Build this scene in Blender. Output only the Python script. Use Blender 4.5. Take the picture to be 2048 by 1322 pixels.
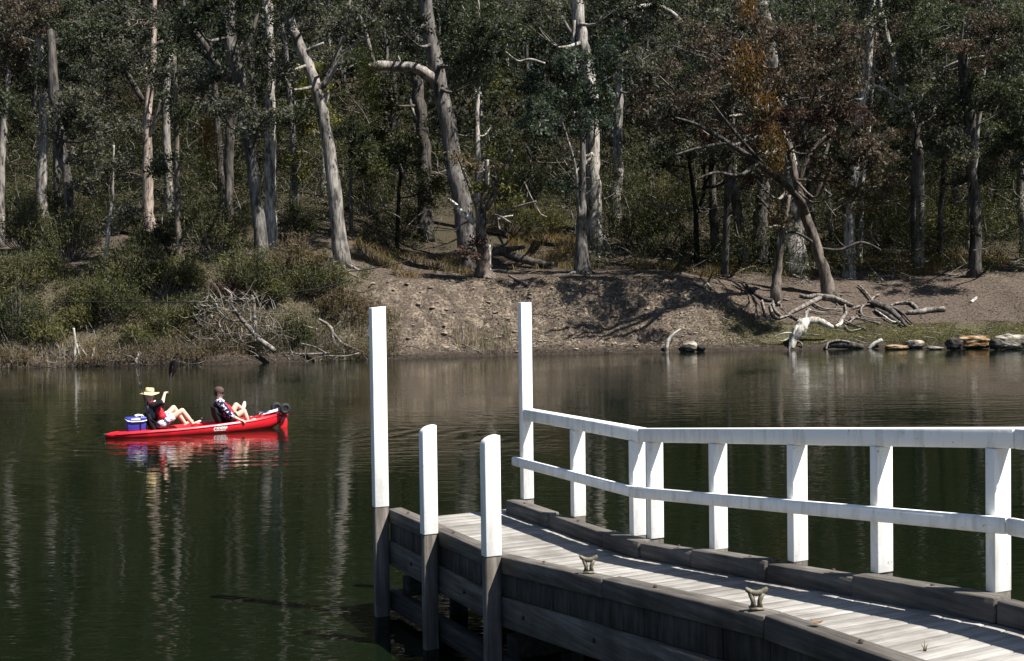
import bpy, math, random
import numpy as np
from mathutils import Vector, Matrix

for _o in list(bpy.data.objects):
    bpy.data.objects.remove(_o)
SC = bpy.context.scene
COL = SC.collection
R = math.radians

# ---------------------------------------------------------------- camera, world, sun, exposure
FPX, IW, IH = 2400.0, 2048.0, 1322.0            # focal length in pixels of the photograph
cam_d = bpy.data.cameras.new('camera')
cam_d.sensor_width = 36.0
cam_d.lens = FPX / IW * 36.0
cam_d.clip_start = 0.1
cam_d.clip_end = 2000.0
cam = bpy.data.objects.new('camera', cam_d)
COL.objects.link(cam)
EYE = Vector((0.0, 0.0, 3.0))
ROT = Matrix.Rotation(R(90 - 1.46), 3, 'X') @ Matrix.Rotation(R(-0.8), 3, 'Z')
cam.matrix_world = Matrix.Translation(EYE) @ ROT.to_4x4()
SC.camera = cam

SUN_EL = R(56)
SUN_AZ = math.atan2(0.90, -0.43)               # from +Y towards +X
sun_vec = Vector((math.sin(SUN_AZ) * math.cos(SUN_EL), math.cos(SUN_AZ) * math.cos(SUN_EL), math.sin(SUN_EL)))
world = bpy.data.worlds.new('World')
SC.world = world
world.use_nodes = True
_nt = world.node_tree
_sky = _nt.nodes.new('ShaderNodeTexSky')
_sky.sky_type = 'NISHITA'
_sky.sun_disc = False
_sky.sun_elevation = SUN_EL
_sky.sun_rotation = SUN_AZ
_sky.air_density = 1.0
_sky.dust_density = 0.6
_sky.ozone_density = 1.5
_bg = _nt.nodes['Background']
_nt.links.new(_sky.outputs[0], _bg.inputs[0])
_bg.inputs[1].default_value = 0.05
sun_d = bpy.data.lights.new('sun', 'SUN')
sun_d.energy = 5.0
sun_d.angle = R(0.5)
sun_d.color = (1.0, 0.95, 0.87)
sun = bpy.data.objects.new('sun', sun_d)
COL.objects.link(sun)
sun.rotation_euler = sun_vec.to_track_quat('Z', 'Y').to_euler()
SC.view_settings.view_transform = 'Standard'
SC.view_settings.look = 'None'
SC.view_settings.exposure = 1.2
SC.view_settings.gamma = 1.0
SC.view_settings.use_curve_mapping = False
try:
    SC.cycles.max_bounces = 6
    SC.cycles.diffuse_bounces = 3
    SC.cycles.glossy_bounces = 3
    SC.cycles.transparent_max_bounces = 6
    SC.cycles.caustics_reflective = False
    SC.cycles.caustics_refractive = False
except Exception:
    pass

rng = np.random.default_rng(11)
random.seed(5)


def P(x, y, D):
    """World point seen at photo pixel (x, y) at depth Y = D."""
    d = ROT @ Vector(((x - IW / 2) / FPX, -(y - IH / 2) / FPX, -1.0))
    return EYE + d * (D / d.y)


# ---------------------------------------------------------------- noise
def _hash(ix, iy, iz):
    h = (ix * 374761393 + iy * 668265263 + iz * 1274126177) & 0x7fffffff
    h = ((h ^ (h >> 13)) * 1274126177) & 0x7fffffff
    return ((h ^ (h >> 16)) & 0xffff) / 65535.0


def vnoise(x, y, z=0.0):
    x, y, z = np.broadcast_arrays(np.asarray(x, float), np.asarray(y, float), np.asarray(z, float))
    ix, iy, iz = np.floor(x).astype(np.int64), np.floor(y).astype(np.int64), np.floor(z).astype(np.int64)
    fx, fy, fz = x - ix, y - iy, z - iz
    fx, fy, fz = fx * fx * (3 - 2 * fx), fy * fy * (3 - 2 * fy), fz * fz * (3 - 2 * fz)
    r = 0
    for a in (0, 1):
        for b in (0, 1):
            for c in (0, 1):
                w = (fx if a else 1 - fx) * (fy if b else 1 - fy) * (fz if c else 1 - fz)
                r = r + w * _hash(ix + a, iy + b, iz + c)
    return r


def fbm(x, y, z=0.0, o=4):
    s, a, f, n = 0, 0.5, 1.0, 0
    for k in range(o):
        s = s + a * vnoise(np.asarray(x) * f + 17 * k, np.asarray(y) * f + 5 * k, np.asarray(z) * f)
        n += a
        a *= 0.5
        f *= 2.03
    return s / n - 0.5


# ---------------------------------------------------------------- terrain heights
def edge(X):
    return np.interp(X, [-60, -25, -16, -8, 0, 8, 16, 30, 60], [57.5, 59, 59.6, 62, 64.6, 66, 67, 66.5, 62])


PROFT = np.array([-60, -6, -1.2, 0, 0.25, 1.0, 2.0, 3.0, 4.0, 5.0, 6.5, 9, 13, 20, 40, 90, 260])
PL = np.array([-2.2, -1.6, -.45, 0, .32, .62, 1.1, 1.9, 2.8, 3.7, 4.8, 5.6, 6.4, 8.2, 14, 33, 60])
PM = np.array([-2.2, -1.6, -.45, 0, .18, .62, 1.4, 2.4, 3.3, 3.85, 4.25, 4.55, 5.0, 6.9, 13, 32, 60])
PR = np.array([-2.2, -1.6, -.35, 0, .22, .42, .74, 1.08, 1.45, 1.9, 2.6, 3.5, 4.45, 5.8, 11, 30, 60])


def sst(a, b, x):
    t = np.clip((np.asarray(x, float) - a) / (b - a), 0, 1)
    return t * t * (3 - 2 * t)


def Hraw(X, Y):
    X, Y = np.asarray(X, float), np.asarray(Y, float)
    ed = edge(X) + 1.3 * fbm(X * .35, 3.1, 0, 3)
    t = Y - ed
    wl = 1 - sst(-11, -6, X)
    wr = sst(9.5, 17, X)
    wm = 1 - wl - wr
    z = wl * np.interp(t, PROFT, PL) + wm * np.interp(t, PROFT, PM) + wr * np.interp(t, PROFT, PR)
    face = np.clip(sst(.1, .9, t) * (1 - sst(5.0, 7.5, t)), 0, 1)
    rough = (wm * .95 + wl * .5 + wr * .12) * face
    z = z + rough * (1.0 * fbm(X * .55, Y * .8, 1, 4) + .55 * (np.abs(fbm(X * 1.1, Y * 1.5, 4, 4)) * -2 + .25) + .34 * wm * fbm(X * 2.4, Y * 2.6, 6, 4))
    z = z + sst(0.2, 3, t) * .16 * fbm(X * .8, Y * .8, 7, 4) + sst(14, 40, t) * 3 * fbm(X * .06, Y * .06, 9, 2)
    # the near shore behind and under the jetty's landward end
    near = 1.22 + .10 * fbm(X * .9, Y * .9, 2, 3)
    z = np.where(Y < 20, near + (-2.2 - near) * sst(2.2, 8.0, Y + .25 * np.sin(X)), z)
    return z, t, wl, wm, wr, face


def H(X, Y):
    return Hraw(X, Y)[0]


_DS = np.concatenate([np.arange(57, 100, .05), np.arange(100, 200, .5)])


def hit(x, y):
    """Where the view ray of photo pixel (x, y) meets the far bank."""
    d = ROT @ Vector(((x - IW / 2) / FPX, -(y - IH / 2) / FPX, -1.0))
    d = d / d.y
    g = np.maximum(H(d.x * _DS, _DS), 0.0)
    k = np.argmax(EYE.z + d.z * _DS <= g)
    D = float(_DS[k]) if (EYE.z + d.z * _DS <= g).any() else 95.0
    return EYE + d * D


# ---------------------------------------------------------------- mesh builders
class MB:
    def __init__(s):
        s.v, s.f4, s.f3, s.n = [], [], [], 0

    def add(s, v, q=None, t=None):
        v = np.asarray(v, float).reshape(-1, 3)
        if q is not None and len(q):
            s.f4.append(np.asarray(q, np.int64) + s.n)
        if t is not None and len(t):
            s.f3.append(np.asarray(t, np.int64) + s.n)
        s.v.append(v)
        s.n += len(v)
        return s

    def box(s, c, d, M=None):
        c, h = np.array(c, float), np.array(d, float) / 2
        v = np.array([[x, y, z] for z in (-1, 1) for y in (-1, 1) for x in (-1, 1)]) * h + c
        if M is not None:
            v = v @ np.array(M.to_3x3()).T + np.array(M.translation)
        return s.add(v, [[0, 2, 3, 1], [4, 5, 7, 6], [0, 1, 5, 4], [2, 6, 7, 3], [0, 4, 6, 2], [1, 3, 7, 5]])

    def tube(s, pts, rad, k=6, cap=True, rnd=0.0, sq=None):
        pts = np.asarray(pts, float)
        n = len(pts)
        rad = np.broadcast_to(np.asarray(rad, float), (n,))
        tan = np.gradient(pts, axis=0)
        tan /= np.linalg.norm(tan, axis=1, keepdims=True) + 1e-9
        ref = np.array([0.0, 1, 0]) if abs(tan.mean(0)[1]) < .8 else np.array([1.0, 0, 0])
        u = np.cross(tan, ref)
        u /= np.linalg.norm(u, axis=1, keepdims=True) + 1e-9
        w = np.cross(tan, u)
        a = np.arange(k) * 2 * math.pi / k
        rr = rad[:, None] * (1 + rnd * (rng.random((n, k)) - .5) * 2)
        ring = pts[:, None] + (u[:, None] * np.cos(a)[None, :, None] + w[:, None] * np.sin(a)[None, :, None]) * rr[..., None]
        v = ring.reshape(-1, 3)
        i = np.arange(n - 1)[:, None] * k
        j = np.arange(k)[None]
        j2 = (j + 1) % k
        q = np.stack([i + j, i + j2, i + k + j2, i + k + j], -1).reshape(-1, 4)
        t = []
        if cap:
            v = np.vstack([v, pts[0], pts[-1]])
            b = n * k
            for jj in range(k):
                t.append([b, (jj + 1) % k, jj])
                t.append([b + 1, (n - 1) * k + jj, (n - 1) * k + (jj + 1) % k])
        return s.add(v, q, t)

    def ball(s, c, r, seg=12, rings=8, M=None):
        c, r = np.array(c, float), np.broadcast_to(np.array(r, float), (3,))
        th = np.linspace(0, math.pi, rings + 1)
        ph = np.arange(seg) * 2 * math.pi / seg
        v = np.array([[math.sin(a) * math.cos(b), math.sin(a) * math.sin(b), math.cos(a)] for a in th for b in ph]) * r
        if M is not None:
            v = v @ np.array(M.to_3x3()).T
        v = v + c
        q = [[i * seg + j, (i + 1) * seg + j, (i + 1) * seg + (j + 1) % seg, i * seg + (j + 1) % seg] for i in range(rings) for j in range(seg)]
        return s.add(v, q)

    def cap(s, a, b, ra, rb, k=12):
        """A tapered limb with round ends."""
        a, b = np.array(a, float), np.array(b, float)
        d = b - a
        L = np.linalg.norm(d) + 1e-9
        d = d / L
        ps, rs = [], []
        for t in (-.99, -.8, -.45, 0):
            ps.append(a + d * ra * t)
            rs.append(ra * math.sqrt(1 - t * t))
        for t in (0, .45, .8, .99):
            ps.append(b + d * rb * t)
            rs.append(rb * math.sqrt(1 - t * t))
        return s.tube(ps, rs, k)

    def lathe(s, prof, k=24, c=(0, 0, 0), M=None):
        prof = np.array(prof, float)
        a = np.arange(k) * 2 * math.pi / k
        v = np.stack([prof[:, 0, None] * np.cos(a), prof[:, 0, None] * np.sin(a), np.repeat(prof[:, 1, None], k, 1)], -1).reshape(-1, 3)
        if M is not None:
            v = v @ np.array(M.to_3x3()).T
        v = v + np.array(c)
        n = len(prof)
        q = [[i * k + j, i * k + (j + 1) % k, (i + 1) * k + (j + 1) % k, (i + 1) * k + j] for i in range(n - 1) for j in range(k)]
        return s.add(v, q)

    def prism(s, poly, a, b, M=None):
        """Polygon in (p, z) drawn out along the third axis from a to b: vertex (p, a..b, z)."""
        n = len(poly)
        v = np.array([[p, a, z] for p, z in poly] + [[p, b, z] for p, z in poly], float)
        if M is not None:
            v = v @ np.array(M.to_3x3()).T + np.array(M.translation)
        c = v.mean(0)
        v = np.vstack([v, v[:n].mean(0), v[n:].mean(0)])
        q = [[i, (i + 1) % n, n + (i + 1) % n, n + i] for i in range(n)]
        t = [[2 * n, (i + 1) % n, i] for i in range(n)] + [[2 * n + 1, n + i, n + (i + 1) % n] for i in range(n)]
        return s.add(v, q, t)

    def mesh(s, name, smooth=False, fix=False):
        me = bpy.data.meshes.new(name)
        v = np.concatenate(s.v) if s.v else np.zeros((0, 3))
        f4 = np.concatenate(s.f4) if s.f4 else np.zeros((0, 4), np.int64)
        f3 = np.concatenate(s.f3) if s.f3 else np.zeros((0, 3), np.int64)
        me.vertices.add(len(v))
        me.vertices.foreach_set('co', v.astype(np.float32).ravel())
        nl = len(f4) * 4 + len(f3) * 3
        me.loops.add(nl)
        me.loops.foreach_set('vertex_index', np.concatenate([f4.ravel(), f3.ravel()]).astype(np.int32))
        me.polygons.add(len(f4) + len(f3))
        st = np.concatenate([np.arange(len(f4)) * 4, len(f4) * 4 + np.arange(len(f3)) * 3]).astype(np.int32)
        me.polygons.foreach_set('loop_start', st)
        if smooth:
            me.polygons.foreach_set('use_smooth', np.ones(len(f4) + len(f3), bool))
        me.update(calc_edges=True)
        if fix:
            import bmesh
            bm = bmesh.new()
            bm.from_mesh(me)
            bmesh.ops.recalc_face_normals(bm, faces=bm.faces)
            bm.to_mesh(me)
            bm.free()
        return me


def link(name, me, mat, parent=None, label=None, cat=None, group=None, kind=None, loc=None):
    o = bpy.data.objects.new(name, me)
    COL.objects.link(o)
    if mat is not None and me is not None and len(me.materials) == 0:
        me.materials.append(mat)
    if parent is not None:
        o.parent = parent
    if loc is not None:
        o.location = loc
    for k, v in (('label', label), ('category', cat), ('group', group), ('kind', kind)):
        if v:
            o[k] = v
    return o


def empty(name, loc, label, cat, group=None, rz=0.0):
    o = link(name, None, None, None, label, cat, group)
    o.location = loc
    o.rotation_euler = (0, 0, rz)
    o.empty_display_size = .2
    return o


def bevel(o, w=.006, seg=1):
    m = o.modifiers.new('bevel', 'BEVEL')
    m.width = w
    m.segments = seg
    m.limit_method = 'ANGLE'
    m.angle_limit = R(40)
    return o


def remeshed(mb, name, vox, it=3):
    """One continuous skin grown over overlapping limbs."""
    me = mb.mesh(name, fix=True)
    o = bpy.data.objects.new('work', me)
    COL.objects.link(o)
    m = o.modifiers.new('r', 'REMESH')
    m.mode = 'VOXEL'
    m.voxel_size = vox
    m.use_smooth_shade = True
    s = o.modifiers.new('s', 'SMOOTH')
    s.factor = .5
    s.iterations = it
    dg = bpy.context.evaluated_depsgraph_get()
    out = bpy.data.meshes.new_from_object(o.evaluated_get(dg))
    out.name = name
    bpy.data.objects.remove(o)
    return out


# ---------------------------------------------------------------- materials
def mat(name, base, rough=.6, spec=.4, metal=0.0):
    m = bpy.data.materials.new(name)
    m.use_nodes = True
    b = m.node_tree.nodes['Principled BSDF']
    b.inputs['Base Color'].default_value = (*base, 1)
    b.inputs['Roughness'].default_value = rough
    b.inputs['Specular IOR Level'].default_value = spec
    b.inputs['Metallic'].default_value = metal
    return m


class NT:
    def __init__(s, m):
        s.m, s.t = m, m.node_tree
        s.b = s.t.nodes['Principled BSDF']

    def n(s, ty, **kw):
        nd = s.t.nodes.new(ty)
        for k, v in kw.items():
            if isinstance(k, str) and k.startswith('_'):
                nd.inputs[k[1:].replace('_', ' ')].default_value = v
            else:
                setattr(nd, k, v)
        return nd

    def l(s, a, b):
        s.t.links.new(a, b)

    def noise(s, scale=(1, 1, 1), sc=1.0, det=4, rough=.55, coord='Object', geo=False):
        if geo:
            co = s.n('ShaderNodeNewGeometry').outputs['Position']
        else:
            co = s.n('ShaderNodeTexCoord').outputs[coord]
        mp = s.n('ShaderNodeMapping')
        mp.inputs['Scale'].default_value = scale
        s.l(co, mp.inputs[0])
        nz = s.n('ShaderNodeTexNoise')
        nz.inputs['Scale'].default_value = sc
        nz.inputs['Detail'].default_value = det
        nz.inputs['Roughness'].default_value = rough
        s.l(mp.outputs[0], nz.inputs['Vector'])
        return nz.outputs[0]

    def ramp(s, fac, stops):
        r = s.n('ShaderNodeValToRGB')
        e = r.color_ramp.elements
        while len(e) < len(stops):
            e.new(.5)
        for i, (p, c) in enumerate(stops):
            e[i].position = p
            e[i].color = (*c, 1) if len(c) == 3 else c
        s.l(fac, r.inputs[0])
        return r.outputs[0]

    def mix(s, f, a, b, mode='MIX'):
        mx = s.n('ShaderNodeMix', data_type='RGBA', blend_type=mode)
        for v, i in ((f, 0), (a, 6), (b, 7)):
            if isinstance(v, (int, float)):
                mx.inputs[i].default_value = v
            elif isinstance(v, tuple):
                mx.inputs[i].default_value = (*v, 1)
            else:
                s.l(v, mx.inputs[i])
        return mx.outputs[2]

    def bump(s, h, strength=.5, dist=.02):
        b = s.n('ShaderNodeBump')
        b.inputs['Strength'].default_value = strength
        b.inputs['Distance'].default_value = dist
        s.l(h, b.inputs['Height'])
        s.l(b.outputs[0], s.b.inputs['Normal'])

    def col(s, c):
        s.l(c, s.b.inputs['Base Color'])


def leafmat(name, c1, c2, c3, rough=.55, spec=.16, patch=.38, trans=.3, tint=(1.15, 1.2, .55)):
    m = mat(name, c1, rough, spec)
    t = NT(m)
    g = t.n('ShaderNodeNewGeometry')
    c = t.ramp(g.outputs['Random Per Island'], [(0, c1), (.55, c2), (1, c3)])
    nz = t.noise((1, 1, 1), patch, 2, geo=True)
    k = t.ramp(nz, [(.32, (.55, .60, .52)), (.5, (.95, .95, .92)), (.68, (1.5, 1.42, 1.3))])
    cc = t.mix(1.0, c, k, 'MULTIPLY')
    t.col(cc)
    tr = t.n('ShaderNodeBsdfTranslucent')
    t.l(t.mix(1.0, cc, tint, 'MULTIPLY'), tr.inputs[0])
    ms = t.n('ShaderNodeMixShader')
    ms.inputs[0].default_value = trans
    t.l(t.b.outputs[0], ms.inputs[1])
    t.l(tr.outputs[0], ms.inputs[2])
    t.l(ms.outputs[0], t.t.nodes['Material Output'].inputs[0])
    return m


def barkmat(name, c1, c2, c3, sx=3.0, sz=.8, bump=.04):
    m = mat(name, c1, .85, .2)
    t = NT(m)
    a = t.noise((sx, sx, sz), 1.0, 5, .62, geo=True)
    b = t.noise((9, 9, 1.6), 1.0, 4, .6, geo=True)
    ca = t.ramp(a, [(.38, c3), (.48, c1), (.60, c2)])
    cb = t.ramp(b, [(.36, (.35, .33, .31)), (.46, (.85, .84, .83)), (.62, (1.1, 1.1, 1.1))])
    t.col(t.mix(1.0, ca, cb, 'MULTIPLY'))
    t.bump(b, .8, bump)
    return m


M = {}
M['gum'] = leafmat('gum_leaf', (.030, .040, .026), (.046, .058, .039), (.072, .078, .058))
M['teal'] = leafmat('blue_green_leaf', (.026, .040, .033), (.043, .061, .050), (.070, .088, .074))
M['greyleaf'] = leafmat('grey_leaf', (.044, .047, .040), (.068, .071, .061), (.108, .108, .094))
M['brown'] = leafmat('brown_leaf', (.052, .041, .031), (.078, .064, .049), (.115, .096, .077), tint=(1.1, .95, .75))
M['redbrown'] = leafmat('red_brown_leaf', (.062, .036, .030), (.084, .056, .046), (.11, .083, .07), tint=(1.1, .85, .7))
M['olive'] = leafmat('olive_leaf', (.060, .062, .017), (.092, .092, .027), (.125, .120, .045), .6, .25)
M['darkolive'] = leafmat('dark_olive_leaf', (.020, .026, .009), (.034, .041, .014), (.058, .062, .024), .6, .25)  # dark olive, deepened to put the shade of gaps between trunks into colour
M['rust'] = leafmat('rust_twig_leaf', (.074, .054, .034), (.10, .076, .048), (.13, .105, .07), .7, .2)
M['orange'] = leafmat('orange_leaf', (.085, .042, .010), (.125, .064, .014), (.15, .088, .022), .5, .3)
M['bankolive'] = leafmat('bank_olive_leaf', (.046, .050, .020), (.072, .074, .030), (.108, .104, .050), .6, .2)
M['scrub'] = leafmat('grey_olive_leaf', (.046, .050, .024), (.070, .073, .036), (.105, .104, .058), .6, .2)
M['lime'] = leafmat('yellow_green_leaf', (.075, .085, .012), (.11, .12, .018), (.15, .15, .03), .5, .3)
M['straw'] = leafmat('straw_grass', (.11, .080, .036), (.155, .115, .055), (.20, .155, .085), .7, .2)
M['reed'] = leafmat('dry_reed', (.12, .10, .07), (.17, .145, .105), (.24, .21, .165), .7, .2)
M['turf'] = leafmat('turf_grass', (.045, .050, .016), (.068, .070, .026), (.105, .098, .045), .7, .2)
M['litter'] = leafmat('leaf_litter', (.065, .052, .043), (.115, .095, .08), (.21, .185, .16), .8, .2)
M['bark_pale'] = barkmat('pale_bark', (.18, .167, .155), (.28, .26, .24), (.06, .056, .052))
M['bark_white'] = barkmat('white_bark', (.26, .245, .225), (.38, .36, .33), (.085, .08, .074))
M['bark_pink'] = barkmat('pinkish_bark', (.27, .22, .19), (.36, .29, .255), (.10, .085, .075))
M['bark_grey'] = barkmat('grey_bark', (.095, .088, .083), (.155, .146, .138), (.033, .030, .028))
M['bark_dark'] = barkmat('dark_bark', (.060, .053, .048), (.10, .09, .082), (.025, .022, .02))
M['bark_brown'] = barkmat('brown_bark', (.115, .095, .080), (.17, .145, .125), (.045, .038, .033))
M['deadwood'] = barkmat('dead_wood', (.155, .138, .125), (.235, .212, .19), (.055, .049, .043), 4, 2, .03)
M['bleached'] = barkmat('bleached_wood', (.42, .40, .36), (.55, .525, .475), (.20, .185, .16), 3, 2, .03)
M['blacktwig'] = mat('black_twig', (.012, .011, .010), .8, .2)

# ---------------------------------------------------------------- ground, water
def build_ground():
    xs = np.concatenate([np.arange(-240, -34, 6.0), np.arange(-34, 36, .2), np.arange(36, 241, 6.0)])
    ys = np.concatenate([np.arange(-60, -4, 4.0), np.arange(-4, 10, .5), np.arange(10, 55, 3.0), np.arange(55, 78, .15), np.arange(78, 100, .5), np.arange(100, 330, 5.0)])
    X, Y = np.meshgrid(xs, ys)
    z, t, wl, wm, wr, face = Hraw(X, Y)
    # crumbling lumps push the bank face sideways too
    jx = X + face * wm * .35 * fbm(X * 1.3, Y * 1.3, z * 1.3, 3)
    v = np.stack([jx, Y, z], -1).reshape(-1, 3)
    ny, nx = X.shape
    i = np.arange(ny - 1)[:, None] * nx + np.arange(nx - 1)[None]
    q = np.stack([i, i + 1, i + nx + 1, i + nx], -1).reshape(-1, 4)
    me = MB().add(v, q).mesh('ground', True)
    at = me.color_attributes.new('zone', 'FLOAT_COLOR', 'POINT')
    clay = np.clip(wm * face * 1.1 + .08 * wl * face + .25 * wr * sst(5, 12, t), 0, 1)
    grass = np.clip(wr * sst(.3, .9, t) * (1 - sst(2.6, 4.2, t)) + .5 * wl * sst(.5, 1.5, t) * (1 - sst(5, 8, t)), 0, 1)
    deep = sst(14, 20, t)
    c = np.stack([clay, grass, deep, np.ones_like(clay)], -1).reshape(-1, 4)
    at.data.foreach_set('color', c.astype(np.float32).ravel())
    m = mat('earth', (.2, .17, .15), .95, .1)
    n = NT(m)
    att = n.n('ShaderNodeVertexColor', layer_name='zone')
    sep = n.n('ShaderNodeSeparateColor')
    n.l(att.outputs[0], sep.inputs[0])
    a = n.noise((1, 1, 1), 1.6, 6, .65, geo=True)
    b = n.noise((1, 1, 1), 7.0, 5, .65, geo=True)
    base = n.ramp(b, [(.32, (.034, .026, .020)), (.5, (.074, .058, .047)), (.72, (.118, .097, .082))])
    clayc = n.ramp(b, [(.33, (.032, .024, .018)), (.47, (.10, .079, .060)), (.66, (.27, .225, .175))])
    mk = n.ramp(a, [(.44, (0, 0, 0)), (.60, (1, 1, 1))])
    f = n.n('ShaderNodeMath', operation='MULTIPLY')
    n.l(sep.outputs[0], f.inputs[0])
    n.l(mk, f.inputs[1])
    c1 = n.mix(f.outputs[0], base, clayc)
    gr = n.ramp(b, [(.3, (.032, .032, .014)), (.6, (.075, .072, .032)), (.8, (.11, .095, .055))])
    f2 = n.n('ShaderNodeMath', operation='MULTIPLY')
    n.l(sep.outputs[1], f2.inputs[0])
    n.l(n.ramp(a, [(.3, (.35, .35, .35)), (.55, (1, 1, 1))]), f2.inputs[1])
    c2 = n.mix(f2.outputs[0], c1, gr)
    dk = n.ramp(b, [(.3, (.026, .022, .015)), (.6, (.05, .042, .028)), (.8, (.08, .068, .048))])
    low_dark = n.n('ShaderNodeNewGeometry')
    wz = n.n('ShaderNodeSeparateXYZ')
    n.l(low_dark.outputs['Position'], wz.inputs[0])
    wr_ = n.n('ShaderNodeMapRange')
    n.l(wz.outputs[2], wr_.inputs[0])
    wr_.inputs[1].default_value, wr_.inputs[2].default_value = .12, .50
    wr_.inputs[3].default_value, wr_.inputs[4].default_value = .42, 1.0
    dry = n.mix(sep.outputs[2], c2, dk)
    n.col(n.mix(1.0, dry, wr_.outputs[0], 'MULTIPLY'))  # damp mud plus the undercut's shade, both put into the low band's colour
    n.bump(b, .9, .09)
    link('ground', me, m, kind='structure')


def build_water():
    m = mat('lake_water', (.0032, .0058, .0023), .03, .5)
    n = NT(m)
    n.b.inputs['IOR'].default_value = 1.333
    a = n.noise((.75, 2.6, 1), 1.0, 3, .55, geo=True)
    b = n.noise((2.6, 7.5, 1), 1.0, 2, .5, geo=True)
    c = n.noise((.10, .16, 1), 1.0, 2, .5, geo=True)
    k = n.ramp(c, [(.38, (.35, .35, .35)), (.62, (1, 1, 1))])
    ad = n.n('ShaderNodeMath', operation='MULTIPLY_ADD')
    n.l(b, ad.inputs[0])
    ad.inputs[1].default_value = .30
    n.l(a, ad.inputs[2])
    mu = n.n('ShaderNodeMath', operation='MULTIPLY')
    n.l(ad.outputs[0], mu.inputs[0])
    n.l(k, mu.inputs[1])
    # rings spreading from the kayak
    g = n.n('ShaderNodeNewGeometry')
    dv = n.n('ShaderNodeVectorMath', operation='DISTANCE')
    n.l(g.outputs['Position'], dv.inputs[0])
    dv.inputs[1].default_value = (-6.2, 28.4, 0)
    wob = n.noise((.5, .5, 1), 1.0, 2, .5, geo=True)
    def mth(op, a, b):
        m_ = n.n('ShaderNodeMath', operation=op)
        for i_, q_ in enumerate((a, b)):
            if q_ is None:
                continue
            if isinstance(q_, (int, float)):
                m_.inputs[i_].default_value = q_
            else:
                n.l(q_, m_.inputs[i_])
        return m_.outputs[0]
    ph = mth('ADD', mth('MULTIPLY', dv.outputs['Value'], 9.5), mth('MULTIPLY', wob, 14.0))
    fade = n.n('ShaderNodeMapRange')
    n.l(dv.outputs['Value'], fade.inputs[0])
    fade.inputs[1].default_value, fade.inputs[2].default_value = 3.0, 11.0
    fade.inputs[3].default_value, fade.inputs[4].default_value = 1.0, 0.0
    band = n.ramp(n.noise((.25, .25, 1), 1.0, 2, .5, geo=True), [(.46, (0, 0, 0)), (.6, (1, 1, 1))])
    ring = mth('MULTIPLY', mth('MULTIPLY', mth('SINE', ph, None), mth('MULTIPLY', fade.outputs[0], band)), .22)
    n.bump(mth('ADD', mu.outputs[0], ring), 1.0, WATER_AMP)
    me = MB().add([[-240, 4, 0], [240, 4, 0], [240, 72, 0], [-240, 72, 0]], [[0, 1, 2, 3]]).mesh('water')
    link('water', me, m, kind='structure')


WATER_AMP = .016
build_ground()
build_water()


# ---------------------------------------------------------------- foliage
def leaf_quads(c, L, W, droop=.35):
    """Loose leaf-shaped faces at centres c (N,3)."""
    n = len(c)
    d = rng.normal(size=(n, 3))
    d[:, 2] -= droop * 1.4
    d /= np.linalg.norm(d, axis=1, keepdims=True)
    e = rng.normal(size=(n, 3))
    e -= (e * d).sum(1, keepdims=True) * d
    e /= np.linalg.norm(e, axis=1, keepdims=True)
    s = (.65 + .7 * rng.random((n, 1)))
    a, b = d * L * s * .5, e * W * s * .5
    v = np.stack([c - a, c + b - a * .1, c + a, c - b - a * .1], 1).reshape(-1, 3)
    q = np.arange(n * 4).reshape(n, 4)
    return v, q


def blob_pts(c, r, n):
    """n points spread through an ellipsoid, more of them near its skin."""
    u = rng.normal(size=(n, 3))
    u /= np.linalg.norm(u, axis=1, keepdims=True)
    rr = rng.random((n, 1)) ** (1 / 2.2)
    return np.array(c) + u * rr * np.array(r)


def crown_mesh(subs, sr, per, L, W, flat=.7, droop=.35):
    cs = np.repeat(np.asarray(subs), per, 0)
    r = np.repeat(sr * (.7 + .6 * rng.random((len(subs), 1))), per, 0)
    p = cs + rng.normal(size=cs.shape) * r * np.array([.5, .5, .5 * flat])
    v, q = leaf_quads(p, L, W, droop)
    return MB().add(v, q)


def smooth_path(pts, rad, n):
    pts = np.asarray(pts, float)
    k = len(pts)
    t = np.linspace(0, k - 1, n)
    out = np.zeros((n, 3))
    i = np.clip(np.floor(t).astype(int), 0, k - 2)
    f = (t - i)[:, None]
    p0, p1, p2, p3 = pts[np.maximum(i - 1, 0)], pts[i], pts[i + 1], pts[np.minimum(i + 2, k - 1)]
    out = .5 * (2 * p1 + (p2 - p0) * f + (2 * p0 - 5 * p1 + 4 * p2 - p3) * f ** 2 + (3 * p1 - p0 - 3 * p2 + p3) * f ** 3)
    return out, np.interp(t, np.arange(k), rad)


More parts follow.
